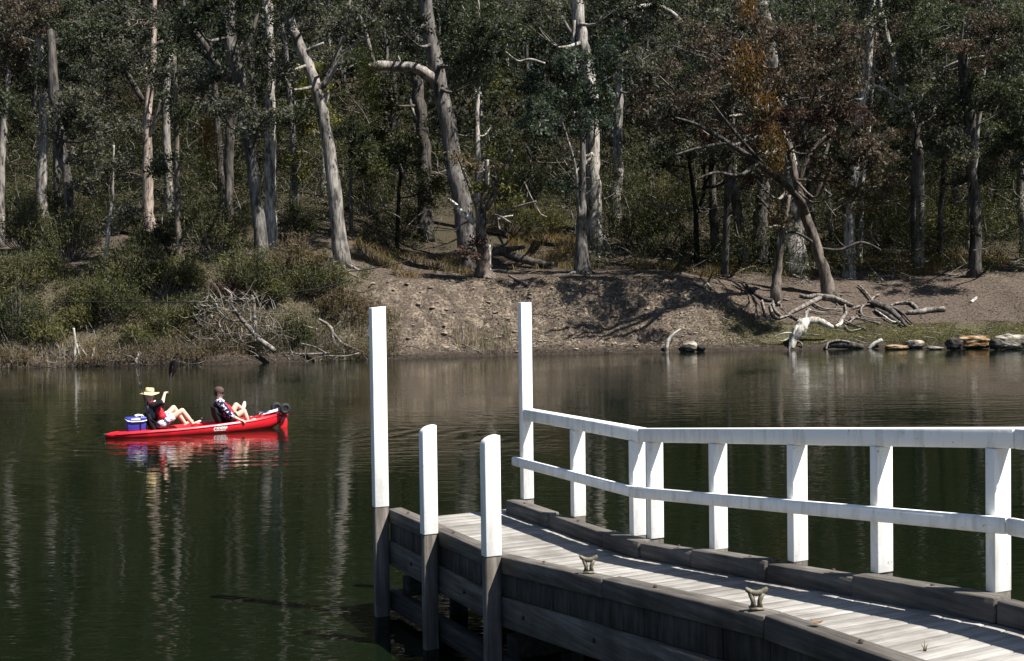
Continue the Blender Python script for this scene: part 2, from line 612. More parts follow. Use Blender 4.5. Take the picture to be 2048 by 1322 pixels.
def tree(label, trunk, D=None, bark='bark_pale', leaf='gum', clumps=(), limbs=(), name='gum_tree', group=None, dens=1.5,
         per=115, L=.225, W=.09, extra=(), flare=1.28, cat='tree', sr=.52, wk=.9):
    """trunk: [(x, y, width)] in photo pixels from the foot up, at depth D (else where its foot meets the ground)."""
    x0, y0, w0 = trunk[0]
    foot_given = D is None
    if D is None:
        D = hit(x0, y0).y
    pts = [P(x, y, D) for x, y, w in trunk]
    rad = [wk * w * D / FPX / 2 for x, y, w in trunk]
    gz = float(H(pts[0].x, D))
    if foot_given or pts[0].z < gz + .6:
        pts[0].z = min(pts[0].z, gz)
    else:
        pts.insert(0, Vector((pts[0].x, D, gz)))
        rad.insert(0, rad[0] * 1.1)
    base = Vector((pts[0].x, D, gz))
    t = empty(name, base, label, cat, group)
    lp = [np.array(p - base) for p in pts]
    dy = 0
    for i in range(1, len(lp)):                       # a little lean in depth as well
        dy += random.uniform(-.25, .35)
        lp[i] = lp[i] + np.array([0, dy, 0])
    full, fr = smooth_path(lp, rad, max(8, 4 * len(lp)))
    hgt = full[:, 2] - full[0, 2]
    fr = fr * (1 + (flare - 1) * np.exp(-np.maximum(hgt, 0) / (2.2 * rad[0] + .1)))
    full[0, 2] -= .3
    full[:, :2] += rng.normal(size=(len(full), 2)) * fr[:, None] * .10
    link('trunk', MB().tube(full, fr, 12, rnd=.07).mesh('trunk', True), M[bark], t)
    if foot_given:                                    # surface roots creeping over the ground
        rt = MB()
        for i in range(5):
            az, RL = 6.28 * i / 5 + random.uniform(-.4, .4), random.uniform(1.5, 3.2) * (rad[0] + .25)
            pp = []
            for q in (.55, .8, 1.25, 2.0, 3.0):
                gx, gy = math.cos(az) * q * RL * .33 + rad[0] * .5 * math.cos(az), math.sin(az) * q * RL * .33 + rad[0] * .5 * math.sin(az)
                az += random.uniform(-.25, .25)
                pp.append([gx, gy, float(H(base.x + gx, base.y + gy)) - base.z + (.10 if q < 1 else .02) * (1 if rad[0] > .2 else .5)])
            rt.tube(pp, np.array([.42, .30, .2, .12, .04]) * (rad[0] * .6 + .03), 6, cap=False, rnd=.15)
        link('roots', rt.mesh('roots', True), M[bark], t)
    def px(x, y, k=0.0):
        return np.array(P(x, y, D + k) - base)
    for lm in limbs:
        b = bark
        if isinstance(lm[0], str):
            b, lm = lm[0], lm[1:]
        off = 0
        lpts, lr = [], []
        for x, y, w, *dk in lm:
            j = np.argmin(np.linalg.norm(full[:, [0, 2]] - px(x, y)[[0, 2]], axis=1))
            lpts.append(px(x, y) + np.array([0, full[j, 1] + off, 0]) if not dk else px(x, y, dk[0]))
            lr.append(max(w * D / FPX / 2, .012))
            off += random.uniform(-.5, .2)
        a, r = smooth_path(lpts, lr, 3 * len(lpts) + 2)
        link('limb', MB().tube(a, r, 7, rnd=.08).mesh('limb', True), M[b], t)
    allsubs = {}
    tw = MB()
    for cl in clumps:
        x, y, rx, ry = cl[:4]
        lf = cl[4] if len(cl) > 4 else leaf
        s = D / FPX
        c = px(x, y, (cl[5] if len(cl) > 5 else -1.8) + random.uniform(-.6, .6))
        r = np.array([rx * s, max(.8, .75 * rx * s), ry * s])
        n = max(5, int(dens * 1.0 * math.pi * rx * ry * s * s / (math.pi * sr * sr)))
        subs = blob_pts(c, r * .92, n)
        allsubs.setdefault(lf, []).append(subs)
        below = [k for k in range(len(full)) if full[k, 2] < c[2] + .3 * r[2]]
        k0 = min(below or [len(full) - 1], key=lambda k: np.linalg.norm(full[k] - c))
        st = full[k0]
        mid = (st + c) / 2 + np.array([0, 0, -.12 * np.linalg.norm(c - st)]) + rng.normal(size=3) * .2
        a, rr = smooth_path([st, mid, c], [max(.045, fr[k0] * .34), .06, .03], 8)
        tw.tube(a, rr, 6, rnd=.1)
        for sp in subs:
            if random.random() < .55:
                j = random.randrange(3, 8)
                mid = (a[j] + sp) / 2 + rng.normal(size=3) * .15
                tw.tube([a[j], mid, sp], [.030, .020, .009], 3, cap=False)
    for lf, ss in allsubs.items():
        link('crown', crown_mesh(np.concatenate(ss), sr, per, L, W).mesh('crown'), M[lf], t)
    if tw.n:
        link('twigs', tw.mesh('twigs'), M[bark], t, kind='stuff')
    for (lf, x, y, rx, ry, cnt, *dk) in extra:               # hanging mistletoe and dead sprays
        s = D / FPX
        c = px(x, y, dk[0] if dk else -1.5)
        p = blob_pts(c, (rx * s, rx * s * .7, ry * s), cnt)
        v, q = leaf_quads(p, .30, .06, 1.2)
        link('hanging_foliage', MB().add(v, q).mesh('hanging_foliage'), M[lf], t)
    return t


# ---------------------------------------------------------------- the trees one can tell apart
tree('pale smooth gum leaning left, forked high up, standing above the shrubs of the left bank',
     [(684, 530, 34), (670, 410, 31), (652, 270, 27), (632, 178, 25), (605, 110, 25), (578, 45, 23), (560, -50, 20)], bark='bark_pale', leaf='greyleaf',
     clumps=[(600, 20, 70, 50, 'greyleaf', -4), (560, 140, 50, 42, 'greyleaf', -4), (700, 45, 60, 40, 'greyleaf', -4), (640, -70, 100, 50, 'greyleaf', -4), (520, 90, 40, 40, 'greyleaf', -4)],
     limbs=[[(632, 178, 14), (660, 150, 12), (676, 100, 10), (690, 40, 8), (705, -20, 6)],
            ['bark_white', (600, 100, 8), (625, 90, 7), (645, 82, 5)], ['bark_white', (676, 100, 6), (700, 88, 5), (735, 70, 4)]])
tree('thick grey gum with a heavy dark fork, in front of a paler twin trunk',
     [(528, 535, 40), (512, 420, 36), (502, 330, 33), (490, 250, 32), (476, 160, 38), (458, 80, 42), (450, -40, 38)], wk=0.68, bark='bark_grey', leaf='gum',
     clumps=[(440, 200, 66, 36, 'greyleaf', -5), (520, 245, 62, 40, 'greyleaf', -5), (395, 160, 75, 36, 'greyleaf', -5), (390, 30, 70, 42, 'gum', -5), (500, -40, 110, 60, 'gum', -5), (480, 60, 40, 30, 'gum', -5)],
     limbs=[['bark_dark', (476, 165, 22), (440, 140, 17), (405, 85, 13), (375, 40, 9), (365, -10, 6)], ['bark_dark', (470, 120, 12), (498, 70, 9), (510, 20, 6)],
            ['bark_white', (372, 60, 8), (385, 52, 6), (377, 40, 4)], ['bark_white', (480, 180, 9), (486, 160, 8), (478, 140, 5)]])
tree('straight white-grey gum standing close behind the thick forked gum',
     [(545, 505, 27), (540, 400, 27), (539, 300, 27), (541, 215, 24), (538, 110, 20), (534, 0, 18), (532, -60, 16)], D=72, wk=0.82, bark='bark_white', leaf='gum',
     clumps=[(560, -30, 90, 50), (585, 230, 45, 35), (545, 160, 40, 30)], limbs=[['bark_white', (536, 40, 10), (528, 10, 8), (526, -30, 6)]])
tree('pinkish white gum trunk half hidden by shadowed leaves at the left',
     [(297, 395, 26), (293, 300, 23), (294, 230, 21), (300, 150, 17), (302, 60, 14), (300, -40, 10)], D=76, wk=0.8, bark='bark_pink', leaf='greyleaf',
     clumps=[(275, 40, 85, 48), (250, 115, 85, 36), (330, 150, 45, 30)], limbs=[['bark_dark', (290, 290, 9), (312, 240, 8), (322, 200, 6)], ['bark_dark', (284, 200, 11), (250, 130, 14), (290, 105, 12), (330, 85, 9)]])
tree('pale blotched gum near the left edge with a forked white limb',
     [(85, 400, 22), (84, 300, 21), (85, 210, 19), (86, 150, 16), (80, 90, 12), (76, 30, 10)], D=75, bark='bark_pale', leaf='gum',
     clumps=[(60, 30, 85, 62, 'brown'), (160, 55, 75, 60, 'gum'), (110, 160, 55, 45), (20, 110, 40, 40, 'brown')],
     limbs=[['bark_white', (84, 150, 8), (70, 130, 6), (66, 100, 5)], ['bark_white', (100, 110, 10), (101, 90, 9), (104, 60, 6)]])
tree('thin pale trunk cut by the left edge of the wood',
     [(-2, 330, 16), (4, 230, 14), (12, 150, 10), (20, 80, 8)], D=73, bark='bark_pale', leaf='gum', clumps=[(0, 190, 45, 50), (20, 60, 40, 40, 'brown')])
tree('bent dark trunk with a pale elbow behind the leftmost shrubs',
     [(140, 395, 20), (132, 345, 19), (122, 310, 26), (116, 250, 28), (108, 160, 22), (100, 60, 16)], D=70, bark='bark_dark', leaf='greyleaf',
     clumps=[(135, 238, 60, 40), (210, 265, 72, 48), (185, 350, 50, 42), (160, 190, 50, 30)], limbs=[['bark_pale', (128, 330, 10), (142, 312, 9), (150, 295, 6)]])
tree('slim trunk with a pale foot and dark top rising from the left bank',
     [(361, 526, 17), (354, 440, 13), (350, 340, 11), (346, 220, 10), (345, 110, 8)], bark='bark_brown', leaf='gum',
     clumps=[(345, 215, 40, 36), (370, 130, 46, 32, 'greyleaf'), (330, 330, 30, 26)])
tree('thin white sapling at the edge of the left shrubs',
     [(211, 522, 11), (215, 460, 9), (221, 395, 7), (225, 340, 5), (228, 290, 4)], bark='bark_white', leaf='greyleaf',
     clumps=[(222, 330, 36, 40), (240, 420, 34, 36)], sr=.5)
tree('mottled grey trunk deep in the shade behind the slim pale-footed one',
     [(338, 345, 20), (335, 280, 18), (334, 200, 17), (340, 110, 14)], D=80, bark='bark_pale', leaf='gum', clumps=[(330, 90, 55, 40)])
tree('blue-grey shadowed trunk beside a spray of orange leaves',
     [(459, 410, 17), (456, 330, 22), (460, 270, 22), (470, 190, 18)], D=77, bark='bark_dark', leaf='gum', clumps=[(470, 150, 40, 30)],
     extra=[('orange', 414, 275, 20, 46, 420, -9), ('lime', 415, 330, 14, 34, 150, -9)])
tree('great leaning gum with a broken hollow limb, trunk sweeping up to the left',
     [(942, 545, 54), (932, 460, 50), (914, 360, 47), (896, 255, 45), (874, 150, 41), (855, 50, 37), (842, -60, 33)], wk=0.74, bark='bark_grey', leaf='gum',
     clumps=[(800, 55, 70, 55, 'greyleaf', -5), (960, 60, 85, 62, 'gum', -5), (930, 130, 60, 48, 'gum', -5), (880, -60, 120, 50, 'gum', -5), (770, 0, 60, 40, 'greyleaf', -5)],
     limbs=[['bark_pale', (878, 165, 26), (852, 146, 24), (830, 136, 22), (790, 132, 20), (758, 134, 19), (738, 140, 15)],
            ['bark_pale', (745, 125, 9), (718, 30, 8), (690, 32, 5), (660, 50, 3)], ['bark_white', (800, 130, 5), (797, 115, 4), (790, 100, 3)]])
tree('massive white trunk on the rise, lit down its right side, behind a thin paired stem',
     [(1196, 505, 52), (1188, 420, 42), (1186, 330, 39), (1186, 240, 34), (1180, 160, 32), (1166, 80, 36), (1155, 0, 32), (1150, -60, 28)], wk=0.74, bark='bark_white', leaf='teal',
     clumps=[(1120, 180, 88, 55, 'teal', -8), (1080, 240, 56, 46, 'teal', -14), (1110, 262, 44, 34, 'teal', -8), (1210, 115, 84, 50, 'teal', -8), (1190, 205, 70, 36, 'teal', -8), (1060, 30, 80, 50, 'greyleaf', -8), (1240, -30, 100, 50, 'gum', -8)],
     limbs=[['bark_grey', (1166, 90, 10), (1135, 55, 8), (1112, 10, 6), (1100, -40, 5)], ['bark_white', (1155, 150, 8), (1146, 100, 7), (1150, 40, 5)],
            ['bark_white', (1090, 125, 5), (1060, 118, 5), (1036, 122, 4), (1012, 106, 3)]])
tree('thin split stem with peeling bark growing in front of the massive white trunk',
     [(1166, 548, 34), (1163, 480, 24), (1166, 390, 16), (1167, 300, 13), (1163, 210, 11), (1150, 120, 9)], bark='bark_grey', leaf='teal',
     clumps=[(1180, 250, 44, 30), (1140, 120, 40, 34), (1130, 360, 34, 28)], limbs=[['bark_white', (1163, 470, 8), (1155, 400, 7), (1150, 330, 6), (1120, 230, 4)]])
tree('upright pale gum behind the massive white trunk and to its right',
     [(1231, 395, 28), (1236, 320, 26), (1238, 240, 22), (1241, 160, 19), (1247, 60, 18), (1252, -40, 15)], D=88, wk=0.8, bark='bark_pale', leaf='gum',
     clumps=[(1300, 150, 66, 60, 'brown'), (1270, 40, 60, 50, 'greyleaf'), (1230, 90, 40, 30, 'teal'), (1300, -30, 80, 50)],
     limbs=[['bark_white', (1247, 45, 15), (1262, 20, 12), (1275, -20, 9)], ['bark_white', (1255, 15, 12), (1310, 5, 10), (1345, 20, 9), (1366, 44, 7)]])
tree('stout pale trunk with rough bark at its foot under the reddish canopy',
     [(1591, 548, 56), (1586, 480, 47), (1586, 420, 47), (1580, 350, 46), (1572, 290, 42), (1560, 200, 34), (1545, 100, 26), (1530, 0, 20)], bark='bark_pale', leaf='brown',
     clumps=[(1480, 80, 135, 62, 'brown', -13), (1560, 110, 90, 60, 'brown', -15), (1470, 160, 90, 50, 'brown', -14), (1420, 185, 105, 58, 'greyleaf', -12), (1560, 170, 125, 66, 'brown', -9), (1500, 258, 92, 44, 'redbrown', -9), (1380, 60, 70, 50, 'greyleaf', -9), (1600, 40, 80, 50, 'gum', -9),
             (1370, 235, 70, 50, 'brown', -11), (1330, 195, 70, 46, 'brown', -13.5), (1285, 120, 60, 40, 'greyleaf', -14.5), (1650, 90, 80, 50, 'brown', -12), (1490, 150, 80, 40, 'redbrown', -9), (1500, 345, 44, 50, 'redbrown', -9)], dens=.9,
     limbs=[['bark_dark', (1575, 300, 16), (1540, 240, 12), (1500, 190, 9), (1440, 130, 6)], ['bark_white', (1480, 290, 6), (1450, 280, 6), (1404, 290, 5)],
            ['bark_white', (1520, 280, 6), (1500, 270, 5), (1487, 285, 4)], ['bark_white', (1522, 305, 5), (1510, 322, 4)]],
     extra=[('orange', 1492, 135, 34, 46, 620, -17), ('orange', 1494, 12, 18, 24, 240, -16), ('orange', 1546, 295, 24, 46, 620, -16), ('orange', 1530, 205, 30, 30, 220, -16.5), ('rust', 1552, 370, 24, 38, 300, -12)])
tree('slender brown trunk leaning left above the driftwood, crown reaching over the right bank',
     [(1664, 594, 30), (1652, 545, 25), (1636, 490, 24), (1614, 425, 22), (1598, 370, 18), (1588, 320, 16), (1580, 260, 12)], bark='bark_brown', leaf='brown',
     clumps=[(1730, 300, 84, 56, 'brown', -7), (1660, 340, 60, 40, 'brown', -7), (1700, 370, 52, 34, 'rust', -7), (1650, 150, 90, 62, 'brown', -7), (1600, 245, 80, 50, 'redbrown', -7), (1690, 240, 60, 40, 'redbrown', -7)],
     limbs=[[(1612, 425, 12), (1640, 370, 10), (1650, 320, 8), (1664, 270, 6)], [(1598, 375, 12), (1615, 320, 10), (1640, 285, 8), (1670, 262, 6)], ['bark_white', (1596, 330, 7), (1588, 290, 7), (1574, 275, 5)],
            ['bark_dark', (1640, 492, 7), (1600, 468, 6), (1570, 462, 5)], ['bark_dark', (1640, 495, 6), (1680, 500, 6), (1720, 485, 5), (1760, 500, 3)],
            ['bark_dark', (1612, 425, 14, 0), (1600, 400, 13, -3), (1560, 360, 12, -6), (1515, 325, 11, -8), (1455, 285, 9, -9.5), (1395, 250, 6, -10.5), (1350, 235, 3, -11)], ['bark_dark', (1515, 325, 8, -8), (1480, 350, 6, -9), (1430, 345, 5, -10), (1390, 360, 3, -10.5)],
            ['bark_dark', (1560, 360, 8, -6), (1500, 300, 6, -9), (1450, 240, 5, -11), (1420, 200, 3, -12)], ['bark_dark', (1455, 285, 6, -9.5), (1400, 295, 5, -10.5), (1350, 310, 3, -11)]], flare=1.3)
tree('short dark stem standing at the head of the driftwood, bare above',
     [(1552, 602, 22), (1556, 540, 19), (1562, 480, 16), (1572, 430, 11), (1580, 390, 8)], bark='bark_brown', leaf='brown', clumps=[(1560, 440, 22, 26, 'rust')], dens=.5,
     limbs=[['bark_white', (1563, 480, 7), (1572, 462, 6), (1556, 452, 5), (1535, 456, 4)], ['bark_dark', (1566, 455, 7), (1540, 420, 6), (1512, 392, 4)], ['bark_white', (1558, 470, 5), (1553, 490, 4)]], flare=1.4)
tree('curving grey trunk with a lit foot between darker stems',
     [(1492, 536, 32), (1484, 490, 25), (1476, 440, 24), (1466, 380, 23), (1454, 320, 20), (1446, 250, 16)], wk=0.8, bark='bark_grey', leaf='brown', clumps=[(1440, 250, 60, 44), (1400, 300, 50, 36, 'gum')])
tree('straight dark trunk left of the curving grey one',
     [(1434, 528, 24), (1430, 460, 19), (1428, 390, 18), (1426, 310, 15), (1424, 240, 12)], bark='bark_dark', leaf='gum', clumps=[(1400, 210, 60, 44), (1340, 300, 46, 34)])
tree('small black many-armed tree standing before the olive thicket',
     [(1394, 522, 13), (1392, 460, 12), (1391, 425, 11), (1385, 370, 9), (1378, 320, 7), (1375, 270, 5)], bark='blacktwig', leaf='olive', clumps=[(1380, 260, 44, 34, 'gum'), (1340, 330, 34, 30, 'gum')], dens=.6,
     limbs=[[(1392, 425, 8), (1408, 385, 7), (1404, 330, 5), (1400, 280, 4)], [(1406, 375, 7), (1440, 372, 6), (1450, 360, 5), (1475, 352, 4)], ['bark_pale', (1388, 420, 6), (1330, 416, 6), (1300, 405, 5), (1272, 398, 4)],
            ['bark_pale', (1374, 365, 6), (1350, 352, 6), (1335, 345, 4)], [(1404, 380, 5), (1426, 330, 5), (1414, 290, 4)]], flare=1.2)
tree('broad grey trunk in the shade behind the short dark stem',
     [(1521, 505, 34), (1522, 450, 31), (1525, 400, 30), (1528, 340, 26)], D=84, bark='bark_grey', leaf='redbrown', clumps=[(1530, 320, 50, 40)])
tree('tall white gum leaning right out of the brown canopy on the right',
     [(1700, 500, 26), (1708, 380, 26), (1720, 250, 25), (1735, 165, 23), (1744, 80, 18), (1752, 0, 14), (1756, -50, 12)], D=79, wk=0.8, bark='bark_white', leaf='gum',
     clumps=[(1700, 50, 80, 46, 'greyleaf'), (1790, 20, 80, 46), (1680, 170, 56, 40, 'brown'), (1760, -50, 110, 40)],
     limbs=[['bark_white', (1738, 172, 8), (1762, 172, 7), (1790, 190, 6), (1806, 200, 5)], ['bark_white', (1752, 35, 6), (1768, 22, 5), (1790, 10, 4)]])
tree('white trunk leaning left with patchy bark right of the tall white gum',
     [(1840, 330, 15), (1828, 270, 15), (1804, 190, 17), (1785, 120, 15), (1770, 50, 12), (1758, -20, 9)], D=81, bark='bark_white', leaf='gum',
     clumps=[(1870, 60, 92, 56, 'gum'), (1850, 150, 62, 44, 'greyleaf'), (1815, 90, 44, 40)], limbs=[['bark_white', (1810, 245, 9), (1785, 215, 8), (1768, 185, 6), (1750, 160, 4)]])
tree('dark slim tree with one pale upper fork at the right',
     [(1826, 500, 10), (1826, 420, 12), (1828, 340, 14), (1836, 270, 12), (1850, 225, 9)], D=80, bark='bark_dark', leaf='gum',
     clumps=[(1860, 210, 50, 40, 'greyleaf'), (1800, 230, 40, 34), (1880, 290, 50, 36)], limbs=[['bark_white', (1846, 250, 10), (1864, 235, 9), (1868, 205, 6)], ['bark_pale', (1880, 140, 6), (1920, 122, 5), (1970, 112, 4)]])
tree('dark forked trunk with a pale streak near the right edge',
     [(1950, 440, 24), (1947, 370, 23), (1943, 300, 24), (1938, 240, 27), (1932, 160, 22), (1925, 80, 18)], D=78, bark='bark_dark', leaf='gum',
     clumps=[(1960, 80, 80, 60, 'brown', -2), (1990, 190, 64, 56, 'gum', -2), (1910, 300, 60, 44, 'greyleaf', -2), (2020, 40, 60, 50, 'gum', -2), (1940, 180, 40, 40, 'gum', -2)],
     limbs=[['bark_white', (1947, 350, 12), (1948, 310, 12), (1942, 270, 8)]])
tree('dark pale-faced trunk cut by the right edge of the picture',
     [(2050, 520, 22), (2049, 470, 19), (2046, 400, 16), (2044, 320, 13)], bark='bark_pale', leaf='gum', clumps=[(2030, 280, 50, 50, 'gum', -4), (2060, 200, 60, 60, 'gum', -4)])
tree('dark trunk standing behind the great leaning gum',
     [(848, 320, 34), (844, 260, 32), (838, 200, 30), (832, 130, 26), (825, 60, 22)], D=84, wk=0.8, bark='bark_dark', leaf='gum', clumps=[(820, 120, 46, 40, 'gum'), (770, 190, 46, 40, 'darkolive')],
     extra=[('lime', 735, 130, 26, 62, 520, -13), ('lime', 745, 200, 14, 40, 220, -13)], limbs=[['bark_pale', (842, 250, 10), (825, 220, 8), (818, 190, 6)]])
tree('pale thin trunk glimpsed between the leaning gum and the massive white trunk',
     [(962, 240, 12), (960, 190, 11), (958, 130, 10), (955, 60, 8)], D=98, bark='bark_white', leaf='gum', clumps=[(1000, 180, 56, 44, 'olive'), (990, 60, 50, 40)])
tree('thin pale pair of stems behind the leaning pale gum, in yellow-green leaves',
     [(585, 470, 10), (583, 380, 10), (585, 290, 9), (590, 200, 8)], D=80, bark='bark_pale', leaf='lime', clumps=[(640, 240, 50, 46, 'olive'), (625, 160, 44, 40, 'lime'), (600, 330, 34, 30, 'olive')],
     limbs=[[(600, 250, 6), (608, 210, 5), (615, 170, 4)]])
tree('thin grey stem low in the shade right of the leaning pale gum',
     [(703, 500, 10), (702, 440, 9), (700, 370, 8), (704, 300, 7)], D=78, bark='bark_grey', leaf='darkolive', clumps=[(740, 330, 50, 46, 'darkolive'), (700, 280, 40, 36, 'gum')])
tree('dark bare-armed sapling in the olive bush left of the leaning great gum',
     [(794, 500, 9), (796, 430, 9), (800, 360, 8), (815, 300, 7), (826, 250, 5)], D=80, bark='blacktwig', leaf='darkolive', clumps=[(790, 300, 56, 60, 'darkolive'), (850, 380, 44, 40, 'darkolive')],
     limbs=[[(802, 350, 6), (790, 300, 5), (798, 250, 4)], ['bark_pale', (800, 330, 5), (815, 370, 4), (832, 395, 3)]])
tree('grey stem with pale bark behind the brown leaning trunk of the right bank',
     [(1706, 490, 14), (1702, 440, 13), (1704, 390, 16), (1708, 340, 14)], D=82, bark='bark_pale', leaf='rust', clumps=[(1716, 400, 46, 36, 'rust')])
tree('slim dead grey snag in the olive thicket at the right',
     [(1822, 490, 8), (1823, 440, 7), (1821, 410, 6), (1824, 385, 4)], bark='deadwood', clumps=[], limbs=[[(1822, 425, 5), (1806, 415, 4), (1798, 412, 3)], [(1824, 418, 5), (1844, 408, 4), (1852, 400, 3)]])

# the ragged dead shrub-tree on the brow of the bank
tree('ragged half-dead tree of pale broken limbs on the brow before the great leaning gum',
     [(970, 556, 34), (968, 535, 28), (966, 500, 28), (962, 460, 22), (966, 410, 16), (968, 370, 10), (974, 330, 8)], bark='bark_brown', leaf='rust',
     clumps=[(940, 330, 60, 44, 'rust'), (985, 380, 60, 50, 'olive'), (950, 490, 34, 34, 'redbrown'), (1010, 330, 46, 44, 'olive')], dens=.45, sr=.5,
     limbs=[['bleached', (948, 445, 12), (928, 430, 12), (910, 410, 10), (897, 400, 6)], ['bleached', (974, 372, 9), (975, 345, 9), (974, 322, 9)], ['deadwood', (960, 440, 8), (945, 390, 7), (930, 350, 6), (915, 310, 4)],
            ['deadwood', (965, 430, 6), (985, 390, 6), (1000, 365, 5)], ['bleached', (978, 560, 9), (978, 525, 9), (979, 490, 7)], ['deadwood', (975, 440, 6, -.3), (1015, 420, 5, -1.6), (1072, 403, 4, -2.8)], ['deadwood', (975, 420, 6, -.3), (1000, 380, 5, -1.8), (1030, 345, 4, -2.6)], ['deadwood', (970, 450, 6, -.4), (990, 430, 5, -2.0), (1020, 445, 4, -3.2)], ['deadwood', (968, 400, 6, -.4), (1000, 350, 5, -2.4), (1025, 300, 3, -3.4)],
            ['deadwood', (998, 460, 4), (992, 420, 4), (985, 368, 4)], ['bleached', (985, 445, 4), (1005, 436, 4), (1026, 432, 3)], ['deadwood', (990, 440, 4), (998, 455, 4), (1000, 460, 3)],
            ['bleached', (950, 400, 6), (960, 402, 6), (940, 408, 4)], ['deadwood', (945, 440, 5), (922, 450, 4), (910, 465, 3)], ['deadwood', (960, 480, 4), (956, 450, 4), (965, 430, 4)],
            ['deadwood', (1060, 400, 3), (1078, 425, 3), (1094, 434, 3)], ['deadwood', (1048, 365, 3), (1062, 395, 3), (1082, 430, 3)]], flare=1.4)


# ---------------------------------------------------------------- crowded wood up the slope
GLS = ['slender %s gum with %s leaves, crowded in the shaded wood up the slope' % k for k in (('pale-barked', 'dull green'), ('dark-barked', 'grey'), ('white-barked', 'dull green'), ('grey-barked', 'grey'), ('white-barked', 'brownish'), ('brown-barked', 'dull green'))]
GG = 'gum trees crowding the slope behind'
protos = []
for k in range(6):
    D0 = 100.0
    h = 17 + 5 * random.random()
    root = link('gum_tree', None, None, None, GLS[k], 'tree', GG)
    lean = random.uniform(-.12, .12)
    p = np.array([[0, 0, -.6], [lean * 3, .1, h * .25], [lean * 9, .2, h * .5], [lean * 15, 0, h * .75], [lean * 18, 0, h]])
    a, r = smooth_path(p, [.25, .20, .15, .10, .04], 14)
    a[1:, :2] += rng.normal(size=(13, 2)) * .05
    link('trunk', MB().tube(a, r, 9, rnd=.08).mesh('trunk', True), M[['bark_pale', 'bark_dark', 'bark_white', 'bark_grey', 'bark_white', 'bark_dark'][k]], root)
    tw, subs = MB(), []
    for c in range(15):
        f = random.uniform(.30, 1.02)
        i = int(f * 13) if f < 1 else 13
        az = random.uniform(0, 6.28)
        L = random.uniform(1.2, 3.4) * (1.25 - .5 * f)
        e = a[i] + np.array([math.cos(az) * L, math.sin(az) * L, random.uniform(.2, 1.6)])
        b, br = smooth_path([a[i], (a[i] + e) / 2 + np.array([0, 0, -.25]), e], [max(.04, r[i] * .45), .05, .025], 6)
        tw.tube(b, br, 5, cap=False)
        subs.append(blob_pts(e, (1.6, 1.6, 1.0), 11))
    link('crown', crown_mesh(np.concatenate(subs), .54, 60, .23, .09).mesh('crown'), M[['gum', 'greyleaf', 'gum', 'greyleaf', 'brown', 'gum'][k]], root)
    link('branches', tw.mesh('branches'), M[['bark_pale', 'bark_dark', 'bark_white', 'bark_grey', 'bark_white', 'bark_dark'][k]], root, kind='stuff')
    protos.append(root)


def copy_tree(o, parent=None):
    c = o.copy()
    COL.objects.link(c)
    c.parent = parent
    for ch in o.children:
        copy_tree(ch, c)
    return c


spots = []
tries = 0
while len(spots) < 92 and tries < 8000:
    tries += 1
    y = 78 + 74 * random.random() ** 1.15
    x = random.uniform(-.56, .56) * y
    if y < 92 and abs(x + .02 * y) < 7 and random.random() < .8:
        continue
    if all((x - a) ** 2 + (y - b) ** 2 > (3.0 if b < 105 else 3.8) ** 2 for a, b in spots):
        spots.append((x, y))
for i, (x, y) in enumerate(spots):
    o = protos[i] if i < 6 else copy_tree(protos[random.choice([0, 1, 1, 2, 3, 3, 4, 5, 5])])
    s = random.uniform(.8, 1.25)
    o.location = (x, y, float(H(x, y)))
    o.rotation_euler = (0, 0, random.uniform(0, 6.28))
    o.scale = (s, s, s * random.uniform(.9, 1.15))

# the far bush that reads as one mass
M['fargum'] = leafmat('shaded_gum_leaf', (.013, .017, .012), (.021, .026, .019), (.036, .040, .030))  # gum leaf darkened: deep shade of the far wood put into its colour


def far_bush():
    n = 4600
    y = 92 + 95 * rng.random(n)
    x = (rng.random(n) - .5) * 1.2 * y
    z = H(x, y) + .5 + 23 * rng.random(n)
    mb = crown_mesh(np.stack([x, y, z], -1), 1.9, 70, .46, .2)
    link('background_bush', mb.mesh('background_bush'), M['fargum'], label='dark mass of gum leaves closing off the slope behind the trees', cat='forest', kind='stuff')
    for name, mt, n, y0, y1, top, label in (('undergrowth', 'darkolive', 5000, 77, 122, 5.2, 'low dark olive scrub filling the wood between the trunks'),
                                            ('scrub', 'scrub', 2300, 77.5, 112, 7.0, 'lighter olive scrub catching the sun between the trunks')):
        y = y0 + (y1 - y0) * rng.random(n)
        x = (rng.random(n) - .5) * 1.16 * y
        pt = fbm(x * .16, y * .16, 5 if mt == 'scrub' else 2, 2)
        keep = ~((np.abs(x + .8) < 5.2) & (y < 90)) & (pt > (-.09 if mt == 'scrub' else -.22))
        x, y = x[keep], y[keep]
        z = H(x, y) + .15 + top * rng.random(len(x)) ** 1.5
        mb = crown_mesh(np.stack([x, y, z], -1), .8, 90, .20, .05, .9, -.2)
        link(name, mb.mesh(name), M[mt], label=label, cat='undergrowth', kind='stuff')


far_bush()


